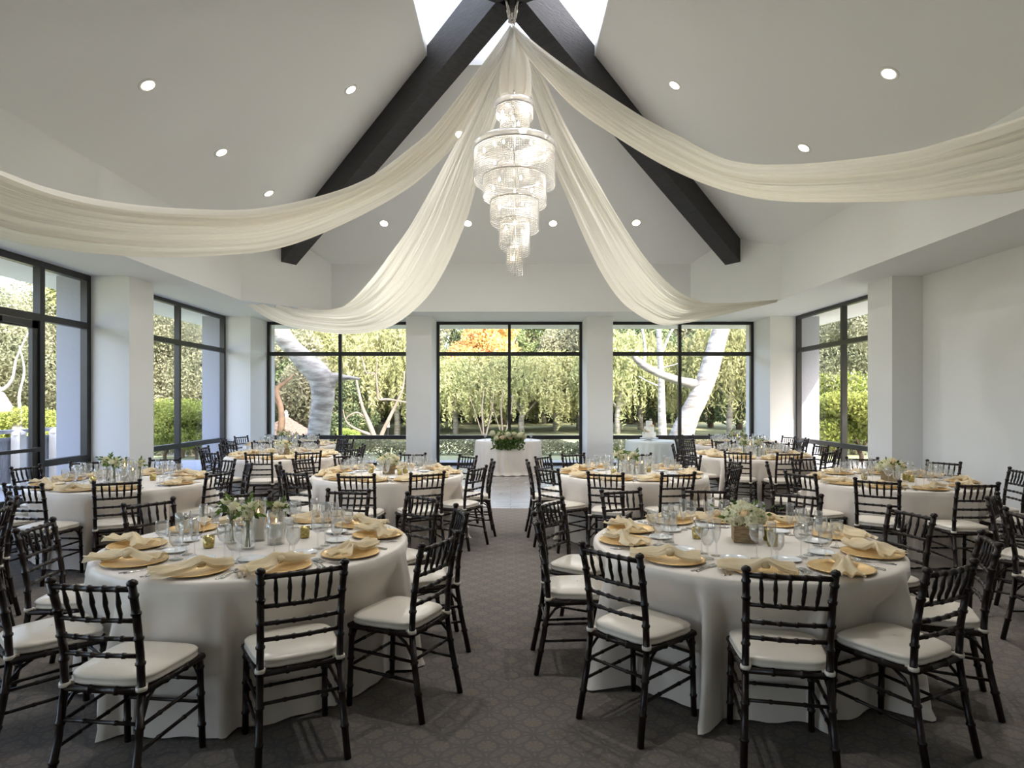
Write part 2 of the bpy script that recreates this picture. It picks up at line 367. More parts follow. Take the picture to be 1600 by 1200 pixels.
column('trim_column_6', -OX, -6.34, CYF, OY, 'white corner column, door side'); column('trim_column_7', 6.32, OX, CYF, OY, 'white corner column, plain wall side')
column('trim_column_8', -2.55, -1.93, CYF, OY, 'white column left of the middle far window'); column('trim_column_9', 1.86, 2.49, CYF, OY, 'white column right of the middle far window')
struct('wall_right', MB().box(6.82, 7.1, YB, 10.6, 0, SOF + 0.02), M['wall'], 'plain white wall', 'wall')
mb = MB().box(-7.5, 7.1, YB - 0.3, YB, 0, SOF + 0.02)
struct('wall_back', mb, M['wall'], 'plain wall behind the viewer', 'wall')

# windows: frame in local (u along, w up), then panes
def window(name, p0, p1, label, mull=(0.5,), z1=SOF, tr=(0.73, 2.9), depth=0.11, fw=0.075, door=None):
    """p0, p1: floor points of the two jambs"""
    p0, p1 = Vector((*p0, 0)), Vector((*p1, 0)); L = (p1 - p0).length; u = (p1 - p0) / L; w = Vector((-u.y, u.x, 0))
    mtx = Matrix(((u.x, w.x, 0, p0.x), (u.y, w.y, 0, p0.y), (0, 0, 1, 0), (0, 0, 0, 1)))
    mb = MB(); h = depth / 2
    def bx(a, b, z0, z1_, hh=h):
        t = MB().box(a, b, -hh, hh, z0, z1_); mb.add(t.v, t.f, False, mtx)
    bx(0, fw, 0, z1); bx(L - fw, L, 0, z1); bx(fw, L - fw, z1 - fw, z1); bx(fw, L - fw, 0, 0.07)
    for m_ in mull: bx(m_ * L - fw / 2, m_ * L + fw / 2, 0.07, z1 - fw)
    xs = [fw] + [c for m_ in mull for c in (m_ * L - fw / 2, m_ * L + fw / 2)] + [L - fw]
    for a, b in zip(xs[::2], xs[1::2]):
        if door and door[0] <= (a + b) / 2 / L <= door[1]: bx(a, b, tr[1] - 0.05, tr[1] + 0.05); continue
        for z in tr: bx(a, b, z - 0.05, z + 0.05)
    o = struct(name, mb, M['black'], label, 'window')
    g = MB()
    for a, b in zip(xs[::2], xs[1::2]):
        t = MB().add([(a, 0, 0.07), (b, 0, 0.07), (b, 0, z1 - fw), (a, 0, z1 - fw)], [(0, 1, 2, 3)]); g.add(t.v, t.f, False, mtx)
    struct('window_pane', g, M['pane'], parent=o); return o, mtx, L
window('window_1', (-1.93, WY), (1.86, WY), 'black framed window behind the sweetheart table')
window('window_2', (-6.34, WY), (-2.55, WY), 'black framed window onto the shaded leaning tree')
window('window_3', (2.49, WY), (6.32, WY), 'black framed window behind the cake')
window('window_4', (-WX, 11.31), (-WX, CYF), 'black framed side window beyond the glass door')
window('window_5', (WX, 11.31), (WX, CYF), 'black framed side window beyond the plain wall')
dw, dm, dL = window('window_6', (-WX, 6.3), (-WX, 10.59), 'black framed glazing around the glass door', mull=(0.24, 0.745), door=(0.3, 0.7), fw=0.10)
window('window_7', (-WX, 1.3), (-WX, 5.6), 'black framed side window beside the viewer')
window('window_8', (-WX, -3.7), (-WX, 0.6), 'black framed side window behind the viewer')
# glass door leaf between the mullions
mb = MB(); a, b = 0.24 * dL + 0.06, 0.745 * dL - 0.06
for q in ((a, a + 0.11, 0.02, 2.84), (b - 0.11, b, 0.02, 2.84), (a, b, 0.02, 0.28), (a, b, 2.73, 2.84), ((a + b) / 2 - 0.09, (a + b) / 2 + 0.09, 0.02, 2.84)):
    t = MB().box(q[0], q[1], -0.03, 0.03, q[2], q[3]); mb.add(t.v, t.f, False, dm)
door = struct('door_1', mb, M['black'], 'black framed double glass door to the deck', 'door')
mb = MB(); t = MB().box(a + 0.08, (a + b) / 2 - 0.05, -0.12, -0.08, 0.93, 0.98).box((a + b) / 2 + 0.05, b - 0.05, -0.12, -0.08, 0.93, 0.98)
for q in (a + 0.1, b - 0.08): t.box(q - 0.03, q + 0.03, -0.1, -0.02, 0.92, 0.99)
mb.add(t.v, t.f, False, dm); struct('push_bar', mb, M['black'], parent=door)
mb = MB(); t = MB().box(b - 0.75, b - 0.35, -0.1, -0.03, 2.75, 2.83); mb.add(t.v, t.f, False, dm); struct('door_closer', mb, M['black'], parent=door)

# hip beams
def beam(name, cx, cyy, label):
    d = Vector((cx, cyy - AY, 0)); L = d.length; d /= L; w = Vector((-d.y, d.x, 0)) * 0.18; zb0, zb1 = 7.45, 4.667
    s0, s1 = 0.1, L + 0.12; zz = lambda s: zb0 + (zb1 - zb0) * s / L
    vs = []
    for s in (s0, s1):
        for sg in (-1, 1):
            for dz in (0, 0.66 if s == s0 else 0.60): p = Vector((0, AY, 0)) + d * s + w * sg; vs.append((p.x, p.y, zz(s) + dz))
    return tag(struct(name, MB().add(vs, [(0, 1, 3, 2), (4, 6, 7, 5), (0, 4, 5, 1), (2, 3, 7, 6), (0, 2, 6, 4), (1, 5, 7, 3)]), M['beam']), label, 'beam')
nyc = (W[0][1] + HY0) / 2
beam('trim_beam_1', -4.84, 13.95, 'dark timber hip beam running down to the left far corner')
beam('trim_beam_2', 4.84, 13.95, 'dark timber hip beam running down to the right far corner')
beam('trim_beam_3', -4.84, nyc, 'dark timber hip beam overhead on the left'); beam('trim_beam_4', 4.84, nyc, 'dark timber hip beam overhead on the right')

# downlights
cmb = MB().lathe([(0.072, 0.03), (0.074, 0.0), (0.112, -0.006), (0.118, 0.002), (0.118, 0.03)], 28).mesh('light_trim', M['white'])
clb = MB().lathe([(0.0005, -0.002), (0.073, -0.002)], 28).mesh('light_lens', M['can'])
def plane_hit(px, py):
    d = Vector(((px - CX) / F, 1, (CY - py) / F)); best = None
    for t in np.arange(2.5, 16, 0.004):
        p = Vector((0, 0, EYE)) + d * t
        if p.z >= roofz(p.x, p.y): best = p; break
    return best
LS = [(231, 133, 'largest recessed ceiling light over the door side'), (548, 140, 'recessed ceiling light beside the beam on the left slope'), (346, 238, 'recessed ceiling light midway on the left slope'),
      (420, 302, 'recessed ceiling light just above the long drape on the left slope'), (600, 349, 'leftmost recessed light of the far ceiling slope'), (731, 349, 'recessed light of the far slope beside the left back drape'),
      (864, 349, 'recessed light of the far slope right of the chandelier'), (994, 348, 'rightmost recessed light of the far ceiling slope'), (718, 210, 'recessed light high on the far slope between two drapes'),
      (1054, 133, 'recessed ceiling light beside the beam on the right slope'), (1389, 115, 'largest recessed ceiling light over the plain wall side'), (1256, 231, 'recessed ceiling light just above the long drape on the right slope')]
hits = [(plane_hit(x, y), l) for x, y, l in LS]
for p, l in hits:
    e = 0.01; gx = (roofz(p.x + e, p.y) - roofz(p.x - e, p.y)) / 2 / e; gy = (roofz(p.x, p.y + e) - roofz(p.x, p.y - e)) / 2 / e
    nrm = Vector((gx, gy, -1)).normalized()
    o = thing('recessed_light', l, 'ceiling light', p + nrm * 0.006, 0, 'recessed ceiling lights')
    o.rotation_euler = (-nrm).to_track_quat('Z', 'Y').to_euler()
    obj('light_trim', cmb, o); obj('light_lens', clb, o)
extra = [(-3.4, 4.6), (3.4, 4.6), (-1.2, 4.2), (1.2, 4.2)]  # unseen lights added overhead to brighten the near end of the room
def downlight(p, watts, size=0.1, nrm=None):
    ld = bpy.data.lights.new('downlight', 'AREA'); ld.shape = 'DISK'; ld.size = size; ld.energy = watts; ld.color = (1, 0.99, 0.96); ld.spread = R(125)
    lo = bpy.data.objects.new('downlight', ld); C.objects.link(lo); lo.location = p
    if nrm is not None: lo.rotation_euler = (-nrm).to_track_quat('Z', 'Y').to_euler()
for p, l in hits:
    e = 0.01; nrm = Vector(((roofz(p.x + e, p.y) - roofz(p.x - e, p.y)) / 2 / e, (roofz(p.x, p.y + e) - roofz(p.x, p.y - e)) / 2 / e, -1)).normalized(); downlight(p + nrm * 0.012, DOWNLIGHT_W * (0.12 if 'between two drapes' in l else 1), 0.1, nrm)
for x, y in extra:
    o = thing('recessed_light', 'added unseen ceiling light above the viewer', 'ceiling light', (x, y, roofz(x, y) - 0.01), 0, 'added unseen ceiling lights above the viewer'); obj('light_trim', cmb, o); obj('light_lens', clb, o)
    downlight((x, y, roofz(x, y) - 0.07), DOWNLIGHT_W * 0.75)

# ------------------------------------------------------------------ drapes
def catmull(rows, t):
    n = len(rows) - 1; s = t * n; i = min(int(s), n - 1); u = s - i
    p = [rows[max(i - 1, 0)], rows[i], rows[i + 1], rows[min(i + 2, n)]]
    return 0.5 * ((2 * p[1]) + (p[2] - p[0]) * u + (2 * p[0] - 5 * p[1] + 4 * p[2] - p[3]) * u * u + (3 * p[1] - p[0] - 3 * p[2] + p[3]) * u ** 3)
def drape(name, top, bot, label, seed, pleats=7, amp=0.03, nu=110, nv=120):
    top = [np.array(P(*q)) for q in top]; bot = [np.array(P(*q)) for q in bot]; r = random.Random(seed)
    ph = [(r.uniform(0, 6.28), r.uniform(0.6, 1.5), r.uniform(0.8, 1.6), r.uniform(-1.4, 1.4)) for _ in range(5)]
    T = np.array([catmull(top, i / nu) for i in range(nu + 1)]); B = np.array([catmull(bot, i / nu) for i in range(nu + 1)])
    rows = []
    for i in range(nu + 1):
        u = i / nu; a, b = T[i], B[i]; tg = (T[min(i + 1, nu)] + B[min(i + 1, nu)] - T[max(i - 1, 0)] - B[max(i - 1, 0)]); w = b - a; wl = np.linalg.norm(w)
        nrm = np.cross(tg, w); nrm /= max(np.linalg.norm(nrm), 1e-6); nrm = (nrm if nrm[2] < 0 else -nrm) if i == 0 else (nrm if float(np.dot(nrm, pn)) > 0 else -nrm); nrm = nrm if i == 0 else pn * 0.7 + nrm * 0.3; nrm /= np.linalg.norm(nrm); pn = nrm
        row = []
        for j in range(nv + 1):
            v = j / nv; x = v * pleats * 2 * math.pi; f = 0
            for k, (p0, fr, am, sw) in enumerate(ph): f += am * math.sin(x * fr * (0.6 + 0.35 * k) + p0 + sw * u * 4) / (1 + 0.6 * k)
            f = f / 2.4 + 0.22 * math.sin(x * 3.1 + ph[0][0] + ph[1][3] * u * 5) * math.sin(3 * u + ph[2][0]) + 0.16 * math.sin(x * 5.3 + ph[3][0] + ph[2][3] * u * 6); sc_ = amp * min(1, 0.35 + wl / 0.8)
            p = a + w * v + nrm * (0.13 * wl * math.sin(math.pi * v) * (1 - u ** 5) + sc_ * f)
            row.append(tuple(p))
        rows.append(row)
    o = obj(name, MB().grid(rows).mesh(name, M['drape'])); return tag(o, label, 'drape', 'ivory ceiling drapes')
def frontY(x, side, off):
    u = abs(CX - x) / F; s = 9.25 * u / (5.3 + 5.3 * u); return 9.25 - 5.3 * s + off * min(1, s * 3)
drape('ceiling_drape', [(x, y, frontY(x, -1, -0.2)) for x, y in [(797, 38), (750, 107), (686, 192), (640, 235), (575, 283), (500, 311), (400, 330), (300, 330), (200, 322), (100, 303), (0, 268), (-250, 160), (-560, 20)]],
      [(x, y, frontY(x, -1, 0.2)) for x, y in [(805, 50), (777, 108), (722, 208), (680, 257), (625, 300), (530, 349), (430, 385), (310, 396), (200, 395), (90, 384), (-20, 360), (-260, 262), (-580, 110)]],
      'long ivory chiffon drape sweeping out of the picture on the left', 1, 6, 0.048)
drape('ceiling_drape', [(x, y, frontY(x, 1, -0.2)) for x, y in [(801, 38), (845, 75), (880, 102), (930, 137), (1000, 184), (1060, 216), (1140, 253), (1240, 258), (1400, 240), (1500, 213), (1600, 180), (1850, 90), (2150, 20)]],
      [(x, y, frontY(x, 1, 0.2)) for x, y in [(803, 55), (822, 85), (860, 130), (905, 175), (985, 228), (1060, 268), (1140, 297), (1230, 313), (1400, 315), (1510, 307), (1620, 293), (1870, 220), (2170, 100)]],
      'long ivory chiffon drape sweeping out of the picture on the right', 2, 6, 0.048)
lY = [9.25, 9.7, 10.3, 10.8, 11.2, 11.7, 12.2, 12.8, 13.3, 13.7, 14.1, 14.45, 14.72]; lB = [9.25, 9.4, 9.7, 10.0, 10.3, 10.7, 11.2, 11.7, 12.1, 12.4, 12.7, 12.9, 13.1]
drape('ceiling_drape', [(x, y, q) for (x, y), q in zip([(800, 45), (775, 110), (742, 175), (705, 240), (672, 300), (640, 356), (610, 398), (585, 432), (560, 462), (545, 476), (535, 483), (528, 487), (524, 489)], lY)],
      [(x, y, q) for (x, y), q in zip([(806, 60), (790, 118), (777, 175), (760, 232), (743, 292), (725, 353), (693, 425), (660, 472), (610, 510), (552, 522), (490, 517), (430, 503), (384, 474)], lB)],
      'ivory chiffon drape falling to the left far corner of the ceiling', 3, 7, 0.045)
rY = [9.25, 9.7, 10.2, 10.6, 11.0, 11.5, 11.9, 12.3, 12.7, 12.9, 13.0, 13.0, 12.95]; rB = [9.25, 9.4, 9.7, 10.0, 10.3, 10.6, 10.9, 11.2, 11.6, 12.0, 12.3, 12.7, 12.95]
drape('ceiling_drape', [(x, y, q) for (x, y), q in zip([(803, 45), (835, 100), (872, 180), (909, 244), (940, 297), (975, 356), (1005, 400), (1035, 434), (1065, 457), (1090, 468), (1105, 474), (1150, 474), (1216, 468)], rY)],
      [(x, y, q) for (x, y), q in zip([(800, 60), (816, 107), (839, 180), (862, 250), (888, 310), (915, 370), (940, 420), (963, 456), (988, 482), (1033, 505), (1080, 500), (1140, 487), (1214, 472)], rB)],
      'ivory chiffon drape falling to the right far corner of the ceiling', 4, 7, 0.045)
# gathered tail below the knot
rows = []
for i in range(25):
    u = i / 24; zt = 7.03 - 0.98 * u; r0 = 0.05 + 0.15 * math.sin(math.pi * min(1, u * 0.62)) ** 0.8
    rows.append([(0.06 + (r0 * (1 + 0.22 * math.sin(7 * a + 2 * u))) * math.cos(a), AY + (r0 * (1 + 0.22 * math.sin(7 * a))) * math.sin(a), zt) for a in [2 * math.pi * k / 48 for k in range(48)]])
tag(obj('drape_tail', MB().grid(rows, wrap=True).mesh('drape_tail', M['drape'])), 'gathered chiffon hanging from the knot above the chandelier', 'drape')

# ------------------------------------------------------------------ chandelier
CHX0, CHY0 = 0.055, AY
ch = thing('chandelier', 'tall spiral crystal chandelier hanging among the drapes', 'chandelier', (CHX0, CHY0, 3.3))
def zpx(y): return EYE + (CY - y) / F * AY - 3.3
obj('rod', MB().tube([(0, 0, zpx(405)), (0, 0, zpx(160))], 0.012).tube([(0, 0, zpx(150)), (0, 0, 7.9 - 3.3)], 0.014).mesh('rod', M['chrome']), ch)
ap = MB().lathe([(0.01, -0.5), (0.06, -0.48), (0.045, -0.36), (0.09, -0.2), (0.11, 0.0), (0.02, 0.02)], 20)
for k in range(4):
    a = math.pi / 4 + k * math.pi / 2
    ap.tube([(0.05 * math.cos(a), 0.05 * math.sin(a), -0.42), (0.12 * math.cos(a), 0.12 * math.sin(a), -0.2), (0.2 * math.cos(a), 0.2 * math.sin(a), 0.05)], 0.022)
br = obj('ceiling_bracket', ap.mesh('ceiling_bracket', M['chrome']), None, (0.02, AY, 7.62)); tag(br, 'chrome bracket where the four dark beams meet', 'bracket')
def beads(name, r, zt, zb_fn, step=0.024, bead=0.0108, vs=0.026):
    n = int(2 * math.pi * r / step); cs = []
    for i in range(n):
        a = 2 * math.pi * i / n; zb = zb_fn(math.cos(a), math.sin(a)); m_ = int((zt - zb) / vs)
        for j in range(m_): cs.append((r * math.cos(a), r * math.sin(a), zt - j * vs))
    c = np.array(cs); o6 = np.array([(1, 0, 0), (0, 1, 0), (-1, 0, 0), (0, -1, 0), (0, 0, 1), (0, 0, -1)]) * bead
    f8 = np.array([(0, 1, 4), (1, 2, 4), (2, 3, 4), (3, 0, 4), (1, 0, 5), (2, 1, 5), (3, 2, 5), (0, 3, 5)])
    v = (c[:, None, :] + o6[None]).reshape(-1, 3); f = (f8[None] + (np.arange(len(c)) * 6)[:, None, None]).reshape(-1, 3)
    me = bpy.data.meshes.new(name); me.vertices.add(len(v)); me.vertices.foreach_set('co', v.astype(np.float32).ravel())
    me.loops.add(f.size); me.loops.foreach_set('vertex_index', f.astype(np.int32).ravel()); me.polygons.add(len(f)); me.polygons.foreach_set('loop_start', np.arange(0, f.size, 3, dtype=np.int32))
    me.update(calc_edges=True); me.materials.append(M['crystal']); o = obj(name, me, ch); o['kind'] = 'stuff'; return o
PX = AY / F
tiers = [(0.27, 171, 186, 3), (0.21, 171, 205, 2), (0.585, 237, 291, 8), (0.455, 279, 318, 12), (0.345, 316, 358, 12), (0.215, 345, 396, 12), (0.108, 385, 428, 13)]
for r, yt, yb, slant in tiers:
    beads('bead_curtain', r, zpx(yt), lambda c, s, yb=yb, sl=slant: zpx(yb + (sl * 0.5 * c if True else 0) + 3 * s))
    obj('ring', MB().lathe([(r - 0.01, zpx(yt)), (r + 0.012, zpx(yt)), (r + 0.012, zpx(yt) + 0.02), (r - 0.01, zpx(yt) + 0.02), (r - 0.01, zpx(yt))], 48).mesh('ring', M['chrome']), ch)
    sp = MB()
    for k in range(3): a = k * 2.094; sp.tube([(0, 0, zpx(yt) + 0.01), (r * math.cos(a), r * math.sin(a), zpx(yt) + 0.01)], 0.005, 5)
    obj('spoke', sp.mesh('spoke', M['chrome']), ch)
for r, yt in ((0.27, 171), (0.585, 237)):
    obj('crystal_band', MB().lathe([(r + 0.012, zpx(yt)), (r + 0.02, zpx(yt) + 0.05), (r + 0.005, zpx(yt) + 0.10), (r - 0.05, zpx(yt) + 0.11), (r * 0.4, zpx(yt) + 0.115)], 64).mesh('crystal_band', M['crystal']), ch)
bme = MB().lathe([(0.003, -0.03), (0.016, -0.018), (0.018, 0), (0.012, 0.02), (0.004, 0.035)], 12).mesh('bulb', M['bulb'])
bl = [(0.2, 171, 30), (0.2, 171, 150), (0.2, 171, 240), (0.2, 171, 310), (0.12, 190, 260), (0.12, 188, 60)]
bl += [(0.45, 240, a) for a in (15, 75, 130, 195, 250, 300, 340)] + [(0.33, 290, a) for a in (40, 160, 230, 285, 350)] + [(0.22, 325, a) for a in (30, 250, 300, 190)] + [(0.12, 352, 270), (0.12, 360, 20), (0.13, 358, 200), (0.06, 385, 290), (0.05, 405, 250)]
for i, (r, y, a) in enumerate(bl):
    q = (r * math.cos(R(a)), r * math.sin(R(a)), zpx(y)); b = obj('bulb', bme, ch, q)
    if i in (1, 3, 7, 9, 11, 14, 17, 20, 23):
        ld = bpy.data.lights.new('bulb_light', 'POINT'); ld.energy = BULB_W; ld.color = (1, 0.965, 0.91); ld.shadow_soft_size = 0.06
        lo = bpy.data.objects.new('bulb_light', ld); C.objects.link(lo); lo.location = (CHX0 + q[0], CHY0 + q[1], 3.3 + q[2] - 0.05)

# ------------------------------------------------------------------ chair
def bamboo(mb, p0, p1, r, knots=(), mid=None, n=8):
    """a rod with raised rings; mid = extra path points"""
    pts = [Vector(p0)] + [Vector(q) for q in (mid or [])] + [Vector(p1)]
    ls = [0]
    for a, b in zip(pts, pts[1:]): ls.append(ls[-1] + (b - a).length)
    T = ls[-1]; ts = {0.0, 1.0} | {x / T for x in ls}
    for k in knots: ts |= {max(0, k - 0.009 / T), k - 0.005 / T, k + 0.005 / T, min(1, k + 0.009 / T)}
    ts = sorted(t for t in ts if 0 <= t <= 1); P2 = []; rad = []
    for t in ts:
        s = t * T; i = next(i for i in range(len(pts) - 1) if s <= ls[i + 1] + 1e-9); u = (s - ls[i]) / (ls[i + 1] - ls[i]); P2.append(pts[i].lerp(pts[i + 1], u))
        rad.append(r * (1.28 if any(abs(t - k) * T < 0.007 for k in knots) else 1.0))
    return mb.tube(P2, rad, n)
def make_chair(simple=False):
    t = thing('chiavari_chair', '', 'chair'); parts = []
    def part(name, mb, m=M['chair'], parent=None, label=None):
        parts.append((name, mb, m, parent, label)); return len(parts) - 1
    def postpt(s, z):        # centre line of a rear post
        tab = [(0, 0.195, -0.275), (0.25, 0.183, -0.225), (0.44, 0.177, -0.2), (0.6, 0.176, -0.207), (0.78, 0.179, -0.235), (0.915, 0.184, -0.268)]
        for (z0, x0, y0), (z1, x1, y1) in zip(tab, tab[1:]):
            if z <= z1 + 1e-9: u = (z - z0) / (z1 - z0); return (s * (x0 + (x1 - x0) * u), y0 + (y1 - y0) * u, z)
    for s in (-1, 1):
        mb = MB(); bamboo(mb, postpt(s, 0), postpt(s, 0.9), 0.0165, (0.16, 0.33, 0.5, 0.62, 0.74, 0.86, 0.95), [postpt(s, z) for z in (0.25, 0.44, 0.6, 0.78)])
        p = postpt(s, 0.9); mb.lathe([(0.0165, 0), (0.0215, 0.004), (0.0215, 0.014), (0.016, 0.022), (0.006, 0.026)], 10, p[0], p[1], p[2]); part('rear_post', mb)
    for s in (-1, 1): mb = MB(); bamboo(mb, (s * 0.195, 0.195, 0), (s * 0.19, 0.18, 0.43), 0.0155, (0.25, 0.6, 0.9)); part('leg', mb)
    mb = MB(); fr = [(-0.20, 0.19), (0.20, 0.19), (0.185, -0.2), (-0.185, -0.2)]
    for (a, b) in zip(fr, fr[1:] + fr[:1]): bamboo(mb, (*a, 0.437), (*b, 0.437), 0.0155, (0.33, 0.66))
    mb.add([(*p, 0.43) for p in fr] + [(*p, 0.448) for p in fr], [(0, 3, 2, 1), (4, 5, 6, 7)])
    for s in (-1, 1):   # curved corner braces
        mb.tube([(s * 0.188, -0.21, 0.33), (s * 0.175, -0.16, 0.39), (s * 0.17, -0.09, 0.43)], 0.008, 6); mb.tube([(s * 0.19, 0.18, 0.34), (s * 0.16, 0.18, 0.40), (s * 0.10, 0.18, 0.43)], 0.008, 6)
    part('seat_frame', mb)
    def rail(z, r, kn, name, lab=None): mb = MB(); a, b = postpt(-1, z), postpt(1, z); bamboo(mb, a, b, r, kn, [((a[0] + b[0]) / 2, a[1] - 0.014, z)]); part(name, mb)
    rail(0.884, 0.0125, (0.17, 0.33, 0.5, 0.67, 0.83), 'top_rail')
    for z in (0.745, 0.665, 0.59): rail(z, 0.0105, (0.2, 0.4, 0.6, 0.8), 'back_rail')
    for k in range(5):
        x = -0.122 + k * 0.061; a, b = postpt(1, 0.75), postpt(1, 0.88); mb = MB()
        mb.tube([(x * 0.93, a[1] - 0.009, 0.75), (x * 0.945, a[1] - 0.013, 0.775), (x * 0.96, (a[1] + b[1]) / 2 - 0.012, 0.81), (x * 0.97, (a[1] + b[1]) / 2 - 0.013, 0.823), (x * 0.985, b[1] - 0.005, 0.855), (x, b[1] - 0.012, 0.88)], [0.0055, 0.009, 0.009, 0.011, 0.008, 0.0055], 7); part('spindle', mb)
    for s in (-1, 1):
        for z0, z1 in ((0.30, 0.30), (0.20, 0.20)):
            a = postpt(s, z0); mb = MB(); bamboo(mb, a, (s * 0.193, 0.187, z1 + 0.01), 0.0085, (0.3, 0.7)); part('stretcher', mb)
    for z in (0.33, 0.22): mb = MB(); bamboo(mb, (-0.193, 0.186, z), (0.193, 0.186, z), 0.0085, (0.3, 0.7)); part('stretcher', mb)
    mb = MB(); bamboo(mb, postpt(-1, 0.31), postpt(1, 0.31), 0.0085, (0.3, 0.7)); part('stretcher', mb)
    # cushion: a rounded trapezoid with a welted edge
    mb = MB(); rows = []; N = 40
    def out(a, k):
        ca, sa = math.cos(a), math.sin(a); e = 0.42; x = math.copysign(abs(ca) ** e, ca); y = math.copysign(abs(sa) ** e, sa)
        w = 0.2 + 0.016 * y; return (x * w * k, y * 0.198 * k - 0.002)
    for k, z in ((0.02, 0.450), (0.97, 0.450), (1.0, 0.456), (1.015, 0.461), (1.0, 0.466), (1.0, 0.480), (1.012, 0.485), (0.985, 0.492), (0.9, 0.500), (0.6, 0.508), (0.3, 0.511), (0.02, 0.512)):
        rows.append([(*out(2 * math.pi * i / N, k), z) for i in range(N)])
    mb.grid(rows, wrap=True); ci = part('cushion', mb, M['cushion'])
    for s in (-1, 1):
        p = postpt(s, 0.452); mb = MB().lathe([(0.0175, -0.008), (0.0225, -0.008), (0.0235, 0), (0.0225, 0.010), (0.0175, 0.010)], 12, p[0], p[1], 0.452); mb.box(min(p[0], p[0] - s * 0.03), max(p[0], p[0] - s * 0.03), p[1] + 0.015, p[1] + 0.04, 0.447, 0.46); part('strap', mb, M['cushion'], ci)
    if simple:
        fr_ = MB(); cu = MB()
        for name, mb, m, par, lab in parts: (cu if m is M['cushion'] else fr_).add(mb.v, mb.f, True)
        obj('chair_frame', fr_.mesh('chair_frame', M['chair']), t); obj('cushion', cu.mesh('cushion', M['cushion']), t)['label'] = 'ivory tie-on seat cushion'
    else:
        made = []
        for name, mb, m, par, lab in parts:
            o = obj(name, mb.mesh(name, m), made[par] if par is not None else t); made.append(o)
            if name == 'cushion': o['label'] = 'ivory tie-on seat cushion'
            if name == 'strap': o['label'] = 'white cushion strap around the post'
    return t

# ------------------------------------------------------------------ tables
TABLES = [  # name, x, y, [(angle, radius of the post tops)], centrepiece
    ('the front left table', -1.59, 4.07, [(-95, 1.45), (-61, 1.37), (-27, 1.36), (15, 1.30), (48, 1.345), (80, 1.32), (116, 1.3), (148, 1.25), (190, 1.26), (-133, 1.37)], 'bud'),
    ('the front right table', 1.455, 4.07, [(-138, 1.27), (-100, 1.27), (-66, 1.28), (-27.5, 1.27), (12.5, 1.25), (52, 1.4), (82, 1.39), (112, 1.43), (149, 1.36), (180, 1.25)], 'box'),
    ('the glass door table', -4.3, 7.14, [(-93, 1.4), (-62, 1.32), (-17, 1.3), (30, 1.3), (62, 1.3), (101, 1.3), (139, 1.3), (170, 1.3), (202, 1.3), (-126, 1.35)], 'bud'),
    ('the left aisle table', -1.51, 7.92, [(-93, 1.42), (-62.5, 1.4), (-31, 1.33), (5, 1.3), (45, 1.28), (86, 1.28), (127, 1.28), (160, 1.28), (194, 1.3), (-124, 1.4)], 'box'),
    ('the right aisle table', 1.505, 7.98, [(-143, 1.4), (-112, 1.42), (-80, 1.35), (-38, 1.3), (0, 1.28), (42, 1.28), (75, 1.28), (119, 1.28), (146, 1.28), (180, 1.28)], 'bud'),
    ('the plain wall table', 4.29, 7.23, [(-156, 1.42), (-125, 1.42), (-92, 1.42), (-50, 1.35), (-10, 1.3), (33, 1.3), (74, 1.28), (110, 1.3), (160, 1.3)], 'box'),
    ('the third row left table', -3.77, 10.65, [(-85, 1.42), (-57, 1.42), (-20, 1.35), (16, 1.3), (54, 1.3), (90, 1.3), (126, 1.3), (155, 1.3), (185, 1.3), (-122, 1.35)], 'box'),
    ('the third row right table', 4.03, 10.65, [(-158, 1.32), (-120, 1.35), (-90, 1.38), (-56, 1.32), (-20, 1.3), (12, 1.3), (50, 1.3), (90, 1.3), (128, 1.3), (165, 1.3)], 'bud'),
    ('the last row left table', -4.6, 13.35, [(16 + 36 * k, 1.3) for k in range(10)], 'bud'),
    ('the last row right table', 4.75, 13.3, [(20 + 36 * k, 1.3) for k in range(10)], 'bud'),
    ('the left edge table', -4.85, 4.15, [(16, 1.3), (46, 1.3), (-20, 1.3), (82, 1.3)], None),
    ('the right edge table', 4.75, 4.1, [(173, 1.35), (135, 1.35), (100, 1.3), (207, 1.3)], None),
]
TH = 0.76; TR = 0.915
